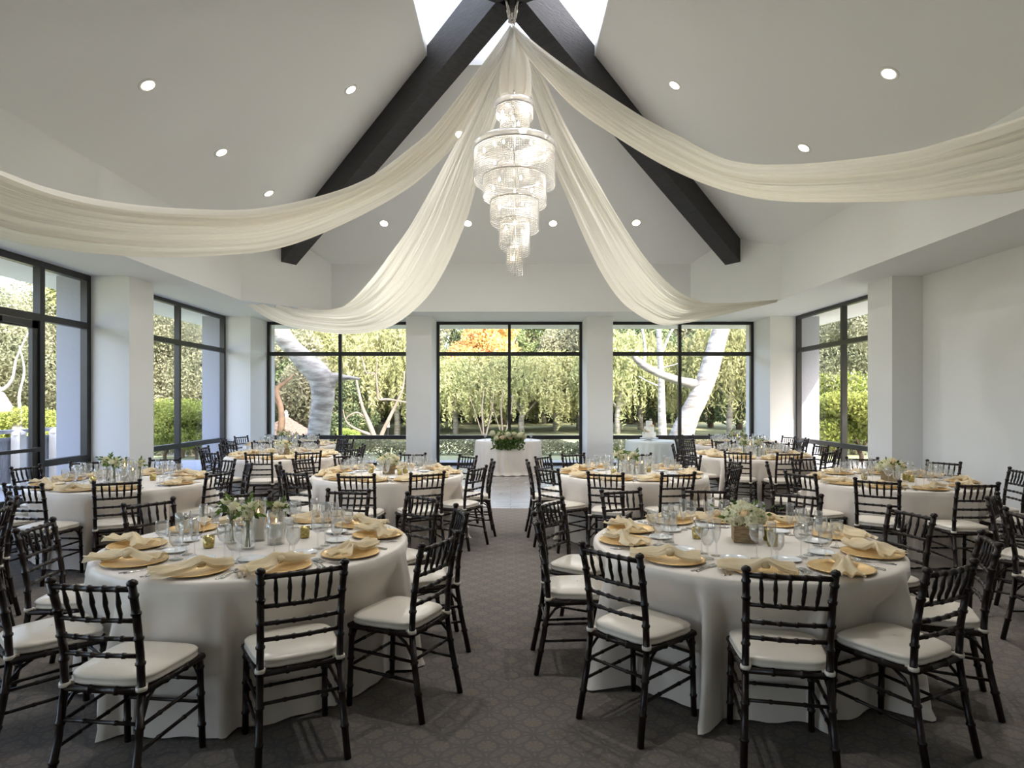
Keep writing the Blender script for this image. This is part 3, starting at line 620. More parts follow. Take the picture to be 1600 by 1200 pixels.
def cloth_mesh(seed, R_=TR, H=TH, m=None, folds=(9, 14, 21), amp=0.075, flare=0.10, name='tablecloth', seats=()):
    r = random.Random(seed); ph = [(f + r.choice((-1, 0, 1)), r.uniform(0, 6.28), r.uniform(0.5, 1.0)) for f in folds]; N = 300; rows = []
    def fold(a):
        v = sum(w * math.sin(f * a + p) for f, p, w in ph) / 2.0; return math.copysign(abs(v) ** 0.8, v)
    prof = [(0.002, H, 0), (0.5, H, 0), (R_ - 0.03, H, 0), (R_ - 0.006, H - 0.003, 0), (R_ + 0.005, H - 0.012, 0)] + [(None, H - 0.012 - (H - 0.02) * (k / 16) , k / 16) for k in range(1, 17)]
    for rr, z, t in prof:
        row = []
        for i in range(N):
            a = 2 * math.pi * i / N
            if rr is None:
                g = t ** 0.9; q = R_ + 0.006 + flare * g * 0.55 + amp * g * (fold(a + 0.05 * math.sin(3 * t)) + 0.35) + (0.02 * max(0, t - 0.93) / 0.07)
                if seats: q += 0.02 * g + 0.022 * g * abs(math.sin(19 * a + ph[0][1]))
                for sa_, lr in seats:      # the cloth gives way behind the front legs of each chair
                    d = abs((a - sa_ + math.pi) % (2 * math.pi) - math.pi) / R(1)
                    if d < 18.5:
                        wt = 1 if d < 14.5 else 0.5 + 0.5 * math.cos(math.pi * (d - 14.5) / 4); zt = min(1, max(0, (H - 0.03 - z) / 0.22)); zt = zt * zt * (3 - 2 * zt)
                        lim = lr + 0.012 * math.sin(9 * a) * zt
                        if q > lim: q -= (q - lim) * wt * zt
            else: q = rr
            row.append((q * math.cos(a), q * math.sin(a), max(z, 0.006 + 0.006 * (1 + math.sin(23 * a)) if t == 1 else z)))
        rows.append(row)
    mb = MB(); mb.grid(rows, wrap=True); return mb.mesh(name, m or M['cloth'])

# tableware prototypes -------------------------------------------------
def lathe_mesh(name, prof, m, n=32): return MB().lathe(prof, n).mesh(name, m)
PR = {}
PR['charger_plate'] = lathe_mesh('charger_plate', [(0.0005, 0.004), (0.095, 0.004), (0.105, 0.007), (0.155, 0.014), (0.165, 0.016), (0.167, 0.013), (0.155, 0.009), (0.10, 0.0), (0.0005, 0.0)], M['gold'], 48)
PR['bread_plate'] = lathe_mesh('bread_plate', [(0.0005, 0.004), (0.045, 0.004), (0.07, 0.011), (0.075, 0.013), (0.076, 0.011), (0.05, 0.0), (0.0005, 0.0)], M['china'], 36)
PR['water_goblet'] = lathe_mesh('water_goblet', [(0.0005, 0.002), (0.036, 0.001), (0.037, 0.003), (0.012, 0.008), (0.006, 0.02), (0.005, 0.045), (0.008, 0.06), (0.006, 0.068), (0.02, 0.078), (0.034, 0.10), (0.038, 0.13), (0.036, 0.165), (0.0375, 0.168), (0.0355, 0.167), (0.036, 0.13), (0.032, 0.102), (0.018, 0.082), (0.0005, 0.076)], M['water'], 24)
PR['wine_glass'] = lathe_mesh('wine_glass', [(0.0005, 0.002), (0.034, 0.001), (0.035, 0.003), (0.01, 0.008), (0.004, 0.02), (0.0035, 0.085), (0.008, 0.095), (0.03, 0.112), (0.041, 0.14), (0.038, 0.175), (0.033, 0.195), (0.0315, 0.194), (0.0365, 0.173), (0.0395, 0.14), (0.028, 0.114), (0.0005, 0.099)], M['water'], 24)
PR['champagne_flute'] = lathe_mesh('champagne_flute', [(0.0005, 0.002), (0.03, 0.001), (0.031, 0.003), (0.009, 0.008), (0.004, 0.02), (0.0035, 0.07), (0.008, 0.08), (0.018, 0.10), (0.025, 0.14), (0.025, 0.19), (0.023, 0.215), (0.0215, 0.214), (0.0235, 0.19), (0.0235, 0.14), (0.016, 0.102), (0.0005, 0.084)], M['water'], 20)
def cut(name, pts, prongs=0):
    """flat cutlery lying along y; pts = (y, half width, height)"""
    rows = [[(-w, y, z + 0.001), (-w * 0.5, y, z + 0.003), (w * 0.5, y, z + 0.003), (w, y, z + 0.001), (w, y, z), (-w, y, z)] for y, w, z in pts]
    mb = MB().grid(rows, wrap=True)
    for k in range(prongs): x = -0.009 + 0.006 * k; mb.tube([(x, 0.05, 0.004), (x, 0.075, 0.008), (x, 0.10, 0.006)], [0.0018, 0.0018, 0.001], 5)
    return mb.mesh(name, M['steel'])
PR['fork'] = cut('fork', [(-0.10, 0.005, 0), (-0.095, 0.010, 0.0), (-0.06, 0.006, 0.001), (-0.01, 0.003, 0.004), (0.015, 0.003, 0.003), (0.03, 0.011, 0.002), (0.05, 0.012, 0.003)], 4)
PR['knife'] = cut('knife', [(-0.12, 0.005, 0), (-0.115, 0.009, 0.0), (-0.03, 0.006, 0.001), (-0.02, 0.007, 0), (0.0, 0.010, 0), (0.08, 0.010, 0), (0.11, 0.004, 0)])
PR['spoon'] = cut('spoon', [(-0.10, 0.005, 0), (-0.095, 0.009, 0.0), (-0.05, 0.004, 0.001), (0.02, 0.003, 0.004), (0.035, 0.010, 0.002), (0.055, 0.019, 0.0), (0.075, 0.019, 0.0), (0.092, 0.008, 0.001)])
def napkin(seed):
    r = random.Random(seed); mb = MB(); kn = r.uniform(-0.02, 0.05); L0, L1 = r.uniform(-0.24, -0.21), r.uniform(0.15, 0.18)
    for layer in range(2):
        rows = []; nu = 34; tw = r.uniform(-0.25, 0.25); p1, p2 = r.uniform(0, 6), r.uniform(0, 6)
        for i in range(nu + 1):
            u = L0 + (L1 - L0) * i / nu; d = abs(u - kn); w = 0.022 + min(0.068, 0.55 * d) * (0.85 + 0.15 * math.sin(18 * u + p1)); w *= (1 if d < 0.19 else max(0.35, 1 - (d - 0.19) * 6))
            row = []
            for j in range(11):
                v = -1 + 2 * j / 10; zz = 0.012 + layer * 0.014 + 0.026 * math.exp(-(d / 0.05) ** 2) + 0.010 * math.sin(7 * v + 9 * u + p1) + 0.008 * math.sin(23 * u + p2 + 3 * v) + 0.010 * (1 - v * v)
                row.append((u, v * w + tw * u * 0.4 + 0.012 * math.sin(11 * u + p2), max(0.004, zz)))
            rows.append(row)
        mb.grid(rows)
    mb.lathe([(0.018, -0.022), (0.026, -0.018), (0.029, 0), (0.026, 0.018), (0.018, 0.022)], 14)   # knot
    k = len(mb.v) - 14 * 5
    for i in range(k, len(mb.v)): x, y, z = mb.v[i]; mb.v[i] = (kn + z, y * 1.1, 0.034 + x * 0.8)
    return mb.mesh('napkin', M['organza'])
NAP = [napkin(s) for s in (3, 5, 9, 14)]
CLOCK = ['twelve', 'one', 'two', 'three', 'four', 'five', 'six', 'seven', 'eight', 'nine', 'ten', 'eleven']
def clocks(angs):
    out = {}; free = set(range(12))
    for a in sorted(angs, key=lambda a: abs(((90 - a) / 30) - round((90 - a) / 30))):
        h = (90 - a) / 30; b = min(free, key=lambda k: min((k - h) % 12, (h - k) % 12)); free.discard(b); out[a] = CLOCK[b] + " o'clock"
    return out

# flowers -------------------------------------------------------------
def hydrangea_mesh(seed, r0, m, n=90, size=0.022):
    r = np.random.default_rng(seed); d = r.normal(size=(n, 3)); d /= np.linalg.norm(d, axis=1)[:, None]; mb = MB().lathe([(0.001, -r0 * 0.8), (r0 * 0.6, -r0 * 0.55), (r0 * 0.85, 0), (r0 * 0.6, r0 * 0.55), (0.001, r0 * 0.8)], 12)
    for v in d:
        v = Vector(v); a = v.orthogonal().normalized(); b = v.cross(a); th = r.uniform(0, 1.57); a, b = a * math.cos(th) + b * math.sin(th), b * math.cos(th) - a * math.sin(th); c = v * r0
        for q in (a, b, -a, -b):
            s = v.cross(q); mb.add([c, c + (q + s * 0.45) * size * 0.55, c + q * size + v * 0.004, c + (q - s * 0.45) * size * 0.55], [(0, 1, 2, 3)])
    return mb.mesh('hydrangea', m)
def rose_mesh(r0, m):
    mb = MB()
    for ring, (rr, hh, k, op) in enumerate(((0.25, 1.0, 3, 0.1), (0.5, 0.95, 4, 0.2), (0.75, 0.85, 5, 0.4), (1.0, 0.7, 6, 0.8))):
        for i in range(k):
            a0 = 2 * math.pi * (i / k) + ring * 0.7; rows = []
            for j in range(5):
                t = j / 4; rows.append([((rr * (0.45 + 0.55 * t ** 0.7) + op * 0.25 * t * t) * r0 * math.cos(a0 + w * (1.25 * math.pi / k) * math.sin(0.4 + t * 2.2)), (rr * (0.45 + 0.55 * t ** 0.7) + op * 0.25 * t * t) * r0 * math.sin(a0 + w * (1.25 * math.pi / k) * math.sin(0.4 + t * 2.2)), r0 * (-0.6 + 1.3 * hh * t)) for w in (-1, -0.5, 0, 0.5, 1)])
            mb.grid(rows)
    return mb.mesh('rose', m)
HY = [hydrangea_mesh(s, 0.052, M['petal']) for s in (1, 2)]; RO = rose_mesh(0.036, M['rose']); RW = rose_mesh(0.03, M['petal'])
def leaf_ball(name, n, spread, up, size, seed, m=None):
    r = np.random.default_rng(seed); c = r.normal(size=(n, 3)) * np.array(spread) + np.array(up); return quads(c, r.uniform(0.6, 1.3, n) * size, name, m or M['leaf'], 0.45, 0, seed)
FOLB = leaf_ball('foliage', 120, (0.075, 0.075, 0.03), (0, 0, 0.17), 0.05, 4); FOLV = leaf_ball('foliage', 34, (0.035, 0.035, 0.035), (0, 0, 0.2), 0.045, 5)
BOXM = MB().box(-0.07, 0.07, -0.07, 0.07, 0, 0.11)
for k in range(4): BOXM.box(-0.071 + k * 0.0365, -0.0385 + k * 0.0365, -0.0735, 0.0735, 0.003, 0.107); BOXM.box(-0.0735, 0.0735, -0.071 + k * 0.0365, -0.0385 + k * 0.0365, 0.005, 0.105)
BOXM = BOXM.mesh('box', M['wood'])
VASE = lathe_mesh('vase', [(0.0005, 0.003), (0.03, 0.002), (0.034, 0.03), (0.03, 0.08), (0.019, 0.12), (0.022, 0.145), (0.0205, 0.145), (0.0175, 0.12), (0.028, 0.08), (0.032, 0.03), (0.0005, 0.008)], M['water'], 24)
STEMS = MB()
for k in range(5): a = k * 1.26; STEMS.tube([(0.012 * math.cos(a), 0.012 * math.sin(a), 0.01), (0.008 * math.cos(a + 2), 0.008 * math.sin(a + 2), 0.13), (0.035 * math.cos(a + 2), 0.035 * math.sin(a + 2), 0.2)], 0.0025, 5)
STEMS = STEMS.mesh('stems', M['stem'])
CYL = lathe_mesh('candle_cylinder', [(0.0005, 0.0), (0.048, 0.0), (0.05, 0.004), (0.05, 0.25), (0.0485, 0.251), (0.047, 0.25), (0.047, 0.012), (0.0005, 0.01)], M['water'], 32)
VOT = lathe_mesh('votive', [(0.0005, 0.0), (0.027, 0.0), (0.031, 0.01), (0.034, 0.072), (0.032, 0.072), (0.029, 0.012), (0.0005, 0.01)], M['votive'], 24)
PIL = MB().lathe([(0.0005, 0), (0.037, 0), (0.0375, 0.003), (0.0375, 0.143), (0.034, 0.148), (0.02, 0.143), (0.0005, 0.142)], 28).mesh('pillar_candle', M['wax'])
WICK = MB().lathe([(0.001, 0.14), (0.0012, 0.156), (0.0005, 0.157)], 6).mesh('wick', M['black']); FLM = MB().lathe([(0.0005, 0.150), (0.004, 0.158), (0.0045, 0.166), (0.0005, 0.185)], 8).mesh('flame', M['flame'])
def box_arrangement(x, y, z, rz, label):
    t = thing('flower_arrangement', label, 'flower arrangement', (x, y, z), rz); obj('box', BOXM, t)
    for k, (dx, dy, dz) in enumerate([(-0.085, -0.03, 0.15), (0, -0.08, 0.155), (0.085, -0.035, 0.15), (0.075, 0.06, 0.16), (-0.07, 0.06, 0.165), (0.0, 0.02, 0.205), (-0.02, 0.09, 0.165), (-0.045, -0.02, 0.19)]):
        o = obj('hydrangea', HY[k % 2], t, (dx, dy, dz), k * 1.3)
    for dx, dy, dz in ((0.055, -0.075, 0.17), (0.045, -0.01, 0.215), (-0.09, 0.02, 0.19), (0.10, 0.01, 0.175)):
        o = obj('rose', RO, t, (dx, dy, dz)); o.rotation_euler = (0.5 if dy < 0 else -0.2, 0.5 * dx * 8, dx * 9); o['label'] = 'blush rose'
    obj('foliage', FOLB, t); return t
def bud_vase(x, y, z, rz, label, h=1.0, grp=None):
    t = thing('bud_vase', label, 'vase', (x, y, z), rz, grp); obj('vase', VASE, t); obj('stems', STEMS, t)
    obj('rose', RW, t, (0.02, -0.02, 0.19)); obj('rose', RW, t, (-0.025, 0.01, 0.21), 1.1); obj('hydrangea', HY[0], t, (0.0, 0.02, 0.175)).scale = (0.55, 0.55, 0.55); obj('foliage', FOLV, t)
    t.scale = (h, h, h); return t
def candle(x, y, z, where, s=1.0, sh=1.0):
    c = tag(obj('candle_cylinder', CYL, None, (x, y, z)), 'clear glass cylinder around the %s' % where, 'candle holder'); c.scale = (s, s, sh)
    t = thing('pillar_candle', 'ivory %s' % where, 'candle', (x, y, z + 0.013)); obj('wax_body', PIL, t); obj('wick', WICK, t); obj('flame', FLM, t)['label'] = 'burning flame'; t.scale = (s * 0.98, s * 0.98, sh * 0.95)

first = {}
chair_p = [None, None]
for ti, (tn, tx, ty, chs, cp) in enumerate(TABLES):
    far = ti in (6, 7, 8, 9); edge = ti >= 10; rr = random.Random(100 + ti); ck = clocks([a for a, _ in chs])
    o = obj('tablecloth', cloth_mesh(11 + ti, seats=[(R(a), max(rt_, 1.30) - 0.27 - 0.222) for a, rt_ in chs]), None, (tx, ty, 0))
    tag(o, 'floor length ivory satin tablecloth on %s' % tn, 'tablecloth', 'ivory round tablecloths')
    for a, rt in chs:
        rt = max(rt, 1.30) - 0.27; x, y = tx + rt * math.cos(R(a)), ty + rt * math.sin(R(a)); rz = R(a + 90 + rr.uniform(-3, 3))
        lab = "dark wooden chiavari chair at the %s seat of %s" % (ck[a], tn)
        if chair_p[far] is None:
            chair_p[far] = make_chair(simple=far); c = chair_p[far]; c.location = (x, y, 0); c.rotation_euler = (0, 0, rz); tag(c, lab, 'chair', 'chiavari chairs around the tables')
        else: c = dup(chair_p[far], (x, y, 0), rz, lab, 'chiavari chairs around the tables')
    if edge: continue
    for a, rt in chs:
        ca, sa = math.cos(R(a)), math.sin(R(a)); z0 = TH + 0.001
        def put(name, me, r_, t_, rot, label, cat, dz=0.0, grp=None):
            o = obj(name, me, None, (tx + r_ * ca - t_ * sa, ty + r_ * sa + t_ * ca, z0 + dz), R(a) + rot); o['label'] = label; o['category'] = cat; o['group'] = grp; return o
        w = "at the %s seat of %s" % (ck[a], tn); j = lambda s: rr.uniform(-s, s)
        put('charger_plate', PR['charger_plate'], 0.725 + j(.01), 0, j(3), 'round gold charger plate ' + w, 'plate', 0, 'gold charger plates')
        nm = rr.choice(NAP); fl = rr.choice((0, 0, math.pi))
        put('napkin', nm, 0.745 + j(.015), j(.02), math.pi / 2 + j(0.5) + 0.3 + fl, 'knotted champagne organza napkin ' + w, 'napkin', 0.012, 'organza napkins')
        if not far:
            put('fork', PR['fork'], 0.735, -0.19, math.pi / 2, 'dinner fork beside the plate ' + w, 'fork', 0, 'dinner forks'); put('salad_fork', PR['fork'], 0.745, -0.215, math.pi / 2, 'outer salad fork ' + w, 'fork', 0, 'salad forks')
            put('knife', PR['knife'], 0.73, 0.188, math.pi / 2, 'table knife ' + w, 'knife', 0, 'table knives')
            if ti < 2: put('spoon', PR['spoon'], 0.735, 0.21, math.pi / 2, 'tea spoon ' + w, 'spoon', 0, 'tea spoons')
        if ti < 2 or ti in (3, 4): put('bread_plate', PR['bread_plate'], 0.475 + j(.01), -0.11, 0, 'small white bread plate ' + w, 'plate', 0, 'bread plates')
        put('water_goblet', PR['water_goblet'], 0.545 + j(.01), 0.10 + j(.006), j(3), 'clear water goblet ' + w, 'glass', 0, 'water goblets')
        put('wine_glass', PR['wine_glass'], 0.46 + j(.008), 0.012 + j(.006), j(3), 'clear wine glass ' + w, 'glass', 0, 'wine glasses')
        put('champagne_flute', PR['champagne_flute'], 0.445 + j(.006), 0.10 + j(.006), j(3), 'clear champagne flute ' + w, 'glass', 0, 'champagne flutes')
    z0 = TH + 0.001
    if cp == 'box':
        box_arrangement(tx + (0.04 if ti == 1 else 0), ty + (0.02 if ti == 1 else 0), z0, 0.35 + ti, 'white hydrangeas and blush roses in a rustic box on %s' % tn)
        vs = [(-0.24, 0.1, 'rear-left'), (0.16, -0.12, 'front'), (0.2, 0.05, 'rear-right')]
    else:
        g = None
        for k, (dx, dy, wd_) in enumerate([(-0.17, -0.04, 'leftmost'), (0.05, 0.2, 'rear'), (0.0, -0.2, 'front'), (-0.08, 0.16, 'taller rear')]): bud_vase(tx + dx, ty + dy, z0, k * 1.7 + ti, '%s glass bud vase of white blooms on %s' % (wd_, tn), 1.0 + 0.25 * ((k + 1) % 2), g)
        candle(tx - 0.03, ty + 0.04, z0, 'taller pillar candle on %s' % tn, 0.95, 1.08); candle(tx + 0.12, ty - 0.06, z0, 'shorter pillar candle on %s' % tn, 1.05, 0.84)
        vs = [(-0.25, -0.17, 'front'), (0.24, 0.12, 'rear')]
    for dx, dy, wd_ in vs: tag(obj('votive_holder', VOT, None, (tx + dx, ty + dy, z0)), '%s gold votive holder on %s' % (wd_, tn), 'candle holder', 'gold votive holders')

# sweetheart table
sx, sy = -0.06, 15.0
o = obj('tablecloth', cloth_mesh(77, 0.76, TH, M['cloth'], (19, 26, 33), 0.02, 0.07), None, (sx, sy, 0), 0.4)
tag(o, 'white pleated cloth on the sweetheart table before the middle window', 'tablecloth')
gt = thing('floral_garland', 'long white and blush flower garland on the sweetheart table', 'flower arrangement', (sx, sy - 0.52, TH))
r = np.random.default_rng(8); c = r.normal(size=(1300, 3)) * np.array((0.22, 0.07, 0.055)) + np.array((0, 0, 0.09)); c[:, 0] = np.where(np.abs(c[:, 0]) > 0.38, r.uniform(-0.38, 0.38, 1300), c[:, 0])
dn = r.random(1300) < 0.3; c[dn, 1] = -0.27 - 0.03 * r.random(dn.sum()); c[dn, 2] = 0.03 - 0.20 * r.random(dn.sum()) ** 1.6
obj('foliage', quads(c, 0.085, 'foliage', M['leaf'], 0.5, 0.0, 3), gt)
for k in range(17):
    x = -0.35 + 0.04375 * k; o = obj('rose' if k % 2 else 'hydrangea', (RO if k % 4 == 1 else RW) if k % 2 else HY[k % 4 // 2], gt, (x, -0.12 + 0.08 * math.sin(k * 2.1), 0.13 + 0.06 * math.cos(k * 1.7)), k)
    o.scale = (1.7,) * 3 if k % 2 else (1.15,) * 3
for x, w_ in ((-0.53, 'left'), (0.53, 'right')): tag(obj('water_goblet', PR['water_goblet'], None, (sx + x, sy - 0.2, TH + 0.001)), 'glass at the %s end of the sweetheart table' % w_, 'glass')
# cake table and cake
kx, ky = 3.24, 14.85
o = obj('tablecloth', cloth_mesh(78, 0.56, TH, M['coolcloth'], (15, 21, 27), 0.022, 0.07), None, (kx, ky, 0), 0.9); tag(o, 'white pleated cloth on the small round cake table', 'tablecloth')
st = thing('cake_stand', 'silver cake stand under the wedding cake', 'stand', (kx - 0.03, ky, TH + 0.001))
obj('stand_plate', lathe_mesh('stand_plate', [(0.0005, 0.05), (0.2, 0.05), (0.21, 0.06), (0.21, 0.045), (0.05, 0.035), (0.0005, 0.035)], M['china'], 40), st); obj('foot', lathe_mesh('foot', [(0.0005, 0.036), (0.05, 0.036), (0.06, 0.02), (0.13, 0.0), (0.0005, 0.0)], M['china'], 32), st)
ck_ = thing('wedding_cake', 'three tiered white wedding cake dressed with flowers', 'cake', (kx - 0.03, ky, TH + 0.064))
for r0, z, h in ((0.155, 0, 0.13), (0.115, 0.13, 0.13), (0.075, 0.26, 0.13)): obj('cake_tier', lathe_mesh('cake_tier', [(0.0005, z), (r0, z), (r0 + 0.003, z + 0.008), (r0, z + 0.016), (r0, z + h - 0.008), (r0 - 0.008, z + h), (0.0005, z + h)], M['white'], 40), ck_)
for k, (x, y, z) in enumerate([(-0.11, -0.09, 0.15), (-0.06, -0.12, 0.14), (-0.12, -0.03, 0.17), (0.06, -0.09, 0.28), (0.03, -0.02, 0.42), (0.11, -0.08, 0.02)]): obj('cake_flower', RO if k % 2 else RW, ck_, (x, y, z), k)
obj('cake_foliage', leaf_ball('cake_foliage', 26, (0.03, 0.02, 0.04), (-0.10, -0.1, 0.13), 0.035, 6), ck_)

# ------------------------------------------------------------------ outside
def gz(x, y):
    z = -0.15 + 0.0 * x
    z -= 2.3 * math.exp(-(((x + 12) / 5) ** 2 + ((y - 33) / 6) ** 2))
    if y > 36: z += 0.02 * (y - 36)
    return z
rows = [[(x, y, gz(x, y)) for x in np.linspace(-70, 70, 71)] for y in np.linspace(-40, 120, 81)]
struct('ground_lawn', MB().grid(rows), M['lawn'], 'lawn around the hall', 'lawn')
def strip(name, y0, y1, m, lab, dz): rows = [[(x, y, gz(x, y) + dz) for x in np.linspace(-30, 30, 61)] for y in np.linspace(y0, y1, 4)]; struct(name, MB().grid(rows), m, lab, 'path')
strip('path_1', 31, 33.0, M['soil'], 'pale garden path beyond the lawn', 0.02)
def crown_pts(n, blobs, seed, shell=0.5):
    r = np.random.default_rng(seed); w = np.array([b[3] ** 2 for b in blobs]); k = r.choice(len(blobs), n, p=w / w.sum()); b = np.array(blobs)[k]
    d = r.normal(size=(n, 3)); d /= np.linalg.norm(d, axis=1)[:, None]; rad = b[:, 3] * (shell + (1 - shell) * r.random(n) ** 0.6); return b[:, :3] + d * rad[:, None] * np.array((1, 1, 0.8))
def blobs(n, R0, H, z0, seed, rb=(0.25, 0.45)):
    r = random.Random(seed); out = []
    for i in range(n): a = r.uniform(0, 6.28); q = R0 * r.random() ** 0.5 * 0.75; z = z0 + H * r.random(); f = 1 - 0.5 * (z - z0) / H; out.append((q * f * math.cos(a), q * f * math.sin(a), z, R0 * r.uniform(*rb)))
    return out
def weeping(n, R0, z0, z1, seed):
    r = np.random.default_rng(seed); ns = n // 22; out = []
    for i in range(ns):
        a = r.uniform(0, 6.28); q = R0 * r.random() ** 0.5; zt = z1 - (z1 - z0) * 0.45 * (q / R0) ** 2 - r.random() * 1.0 - 0.3 * math.sin(5 * a) ; L = r.uniform(0.6, 2.4)
        x, y = q * math.cos(a), q * math.sin(a)
        for j in range(22): out.append((x + 0.05 * r.normal() + 0.08 * j / 22 * math.cos(a), y + 0.05 * r.normal(), max(z0 * 0.5, zt - L * j / 22 + 0.04 * r.normal())))
    return out
def trunk_mb(h, r0, seed, limbs=4):
    r = random.Random(seed); mb = MB(); top = (r.uniform(-.3, .3), r.uniform(-.3, .3), h); mb.tube([(0, 0, -0.6), (0.03, 0, h * 0.3), (top[0] * .6, top[1] * .6, h * 0.65), top], [r0 * 1.2, r0, r0 * 0.8, r0 * 0.5], 10)
    for k in range(limbs):
        a = k * 6.28 / limbs + r.uniform(-.4, .4); s = h * r.uniform(0.35, 0.6); L = h * r.uniform(0.4, 0.6); mb.tube([(0, 0, s), (L * 0.4 * math.cos(a), L * 0.4 * math.sin(a), s + L * 0.5), (L * 0.75 * math.cos(a), L * 0.75 * math.sin(a), s + L)], [r0 * 0.55, r0 * 0.4, r0 * 0.15], 7)
    return mb
TREE = {}
def proto(kind, crown, trunk): TREE[kind] = [crown, trunk, None]
proto('willow', quads(weeping(17000, 3.2, 0.5, 6.2, 1), 0.30, 'crown', LM['willow'], 0.30, 0.45, 1), trunk_mb(3.6, 0.16, 1).mesh('trunk', M['bark']))
proto('bushy', quads(crown_pts(13000, blobs(26, 3.3, 4.6, 2.6, 2), 2), 0.26, 'crown', LM['gum'], 0.45, 0.15, 2), trunk_mb(4.5, 0.2, 2).mesh('trunk', M['bark2']))
proto('near', quads(crown_pts(36000, blobs(30, 3.3, 4.6, 1.4, 2), 2), 0.13, 'crown', LM['gum'], 0.45, 0.15, 2), trunk_mb(4.5, 0.16, 2).mesh('trunk', M['bark2']))
proto('dark', quads(crown_pts(13000, blobs(26, 3.0, 5.4, 1.2, 3), 3), 0.26, 'crown', LM['dark'], 0.5, 0.1, 3), trunk_mb(4.5, 0.2, 3).mesh('trunk', M['brown']))
proto('orange', quads(crown_pts(11000, blobs(22, 3.2, 4.2, 3.0, 4), 4), 0.26, 'crown', LM['orange'], 0.5, 0.1, 4), trunk_mb(4.5, 0.18, 4).mesh('trunk', M['bark2']))
def pine_pts(n, seed):
    r = np.random.default_rng(seed); out = []
    for k in range(60):
        z = 2.0 + 9.5 * (k / 60); L = 3.0 * (1 - 0.75 * k / 60) * r.uniform(0.6, 1.1); a = r.uniform(0, 6.28); m = n // 60; t = r.random(m) ** 0.7
        out.append(np.stack([L * t * math.cos(a) + r.normal(size=m) * 0.25, L * t * math.sin(a) + r.normal(size=m) * 0.25, z + 0.25 * L * t + r.normal(size=m) * 0.16], 1))
    return np.concatenate(out)
proto('pine', quads(pine_pts(11000, 5), 0.28, 'crown', LM['pine'], 0.4, 0.0, 5), trunk_mb(11, 0.2, 5, 0).mesh('trunk', M['brown']))
proto('shrub', quads(crown_pts(9000, blobs(14, 0.9, 0.9, 0.35, 6), 6, 0.3), 0.075, 'crown', LM['bright'], 0.5, 0, 6), trunk_mb(0.6, 0.04, 6).mesh('trunk', M['brown']))
KIND = {'near': ('gum_tree', 'fine leaved grey green gum tree'), 'willow': ('weeping_tree', 'pale green weeping tree'), 'bushy': ('gum_tree', 'grey green leafy gum tree'), 'dark': ('evergreen_tree', 'dense dark evergreen tree'), 'orange': ('autumn_tree', 'tree turning orange'), 'pine': ('pine_tree', 'tall green pine'), 'shrub': ('garden_shrub', 'bright yellow green shrub')}
def tree(kind, px, Y, s, where, sz=None, base=None):
    x = (px - CX) / F * Y; cr, tr_, root = TREE[kind]; nm, lb = KIND[kind]; z = gz(x, Y) if base is None else base
    lab = lb + ' ' + where; sc3 = (s, s, sz or s)
    if root is None:
        root = thing(nm, lab, 'shrub' if kind == 'shrub' else 'tree', (x, Y, z), random.uniform(0, 6), 'trees beyond the windows'); root.scale = sc3; obj('crown', cr, root); obj('trunk', tr_, root); TREE[kind][2] = root; return root
    return dup(root, (x, Y, z), random.uniform(0, 6), lab, 'trees beyond the windows', sc3)
# middle window
for px, Y, s, w in [(712, 37, .95, 'at the left of the middle window'), (757, 39, 1.05, 'left of the middle mullion'), (815, 36, 1.0, 'right behind the middle mullion'), (868, 38, 1.05, 'in the right half of the middle window'), (905, 40, 1.0, 'at the right edge of the middle window'), (660, 40, 1, 'hidden between the left and middle windows'),
                    (790, 46, 1.15, 'in the second rank of the middle window'), (850, 47, 1.15, 'in the second rank, right of centre'), (735, 46, 1.1, 'in the second rank, left of centre')]: tree('willow', px, Y, s, w, s * 0.74)
for i, px in enumerate(range(425, 1180, 42)): tree('dark', px, 49 + (i * 7) % 5, 1.2, 'low in the far thicket, number %s from the left' % ['one', 'two', 'three', 'four', 'five', 'six', 'seven', 'eight', 'nine', 'ten', 'eleven', 'twelve', 'thirteen', 'fourteen', 'fifteen', 'sixteen', 'seventeen', 'eighteen'][i], 0.52, gz(0, 50) - 0.8)
tree('orange', 765, 52, 1.15, 'in the middle window', 1.3); tree('orange', 745, 50, 0.9, 'lower left of the middle window')
tree('pine', 705, 66, 1.1, 'at the far left of the middle window'); tree('pine', 822, 60, 1.15, 'right of the middle mullion'); tree('pine', 858, 62, 1.0, 'in the right half of the middle window', 1.1); tree('bushy', 795, 62, 1.35, 'behind the orange tree')
tree('bushy', 890, 58, 1.15, 'at the top right of the middle window')
# left far window
for px, Y, s, w in [(620, 38, 1.1, 'at the right of the left far window'), (585, 42, 1.2, 'behind the bare tree'), (540, 45, 1.3, 'behind the leaning trunk')]: tree('willow', px, Y, s, w)
for px, Y, s, w in [(450, 40, 1.0, 'above the gazebo'), (480, 36, 0.8, 'right above the gazebo roof'), (600, 50, 1.3, 'behind the lamp post'), (505, 52, 1.5, 'high behind the leaning trunk'), (430, 50, 1.5, 'at the left of the left far window'), (565, 54, 1.6, 'at the top of the left far window'), (625, 56, 1.6, 'at the top right of the left far window')]: tree('bushy', px, Y, s, w)
tree('dark', 465, 38, 0.75, 'behind the gazebo'); tree('dark', 550, 36, 0.6, 'low behind the bare tree')
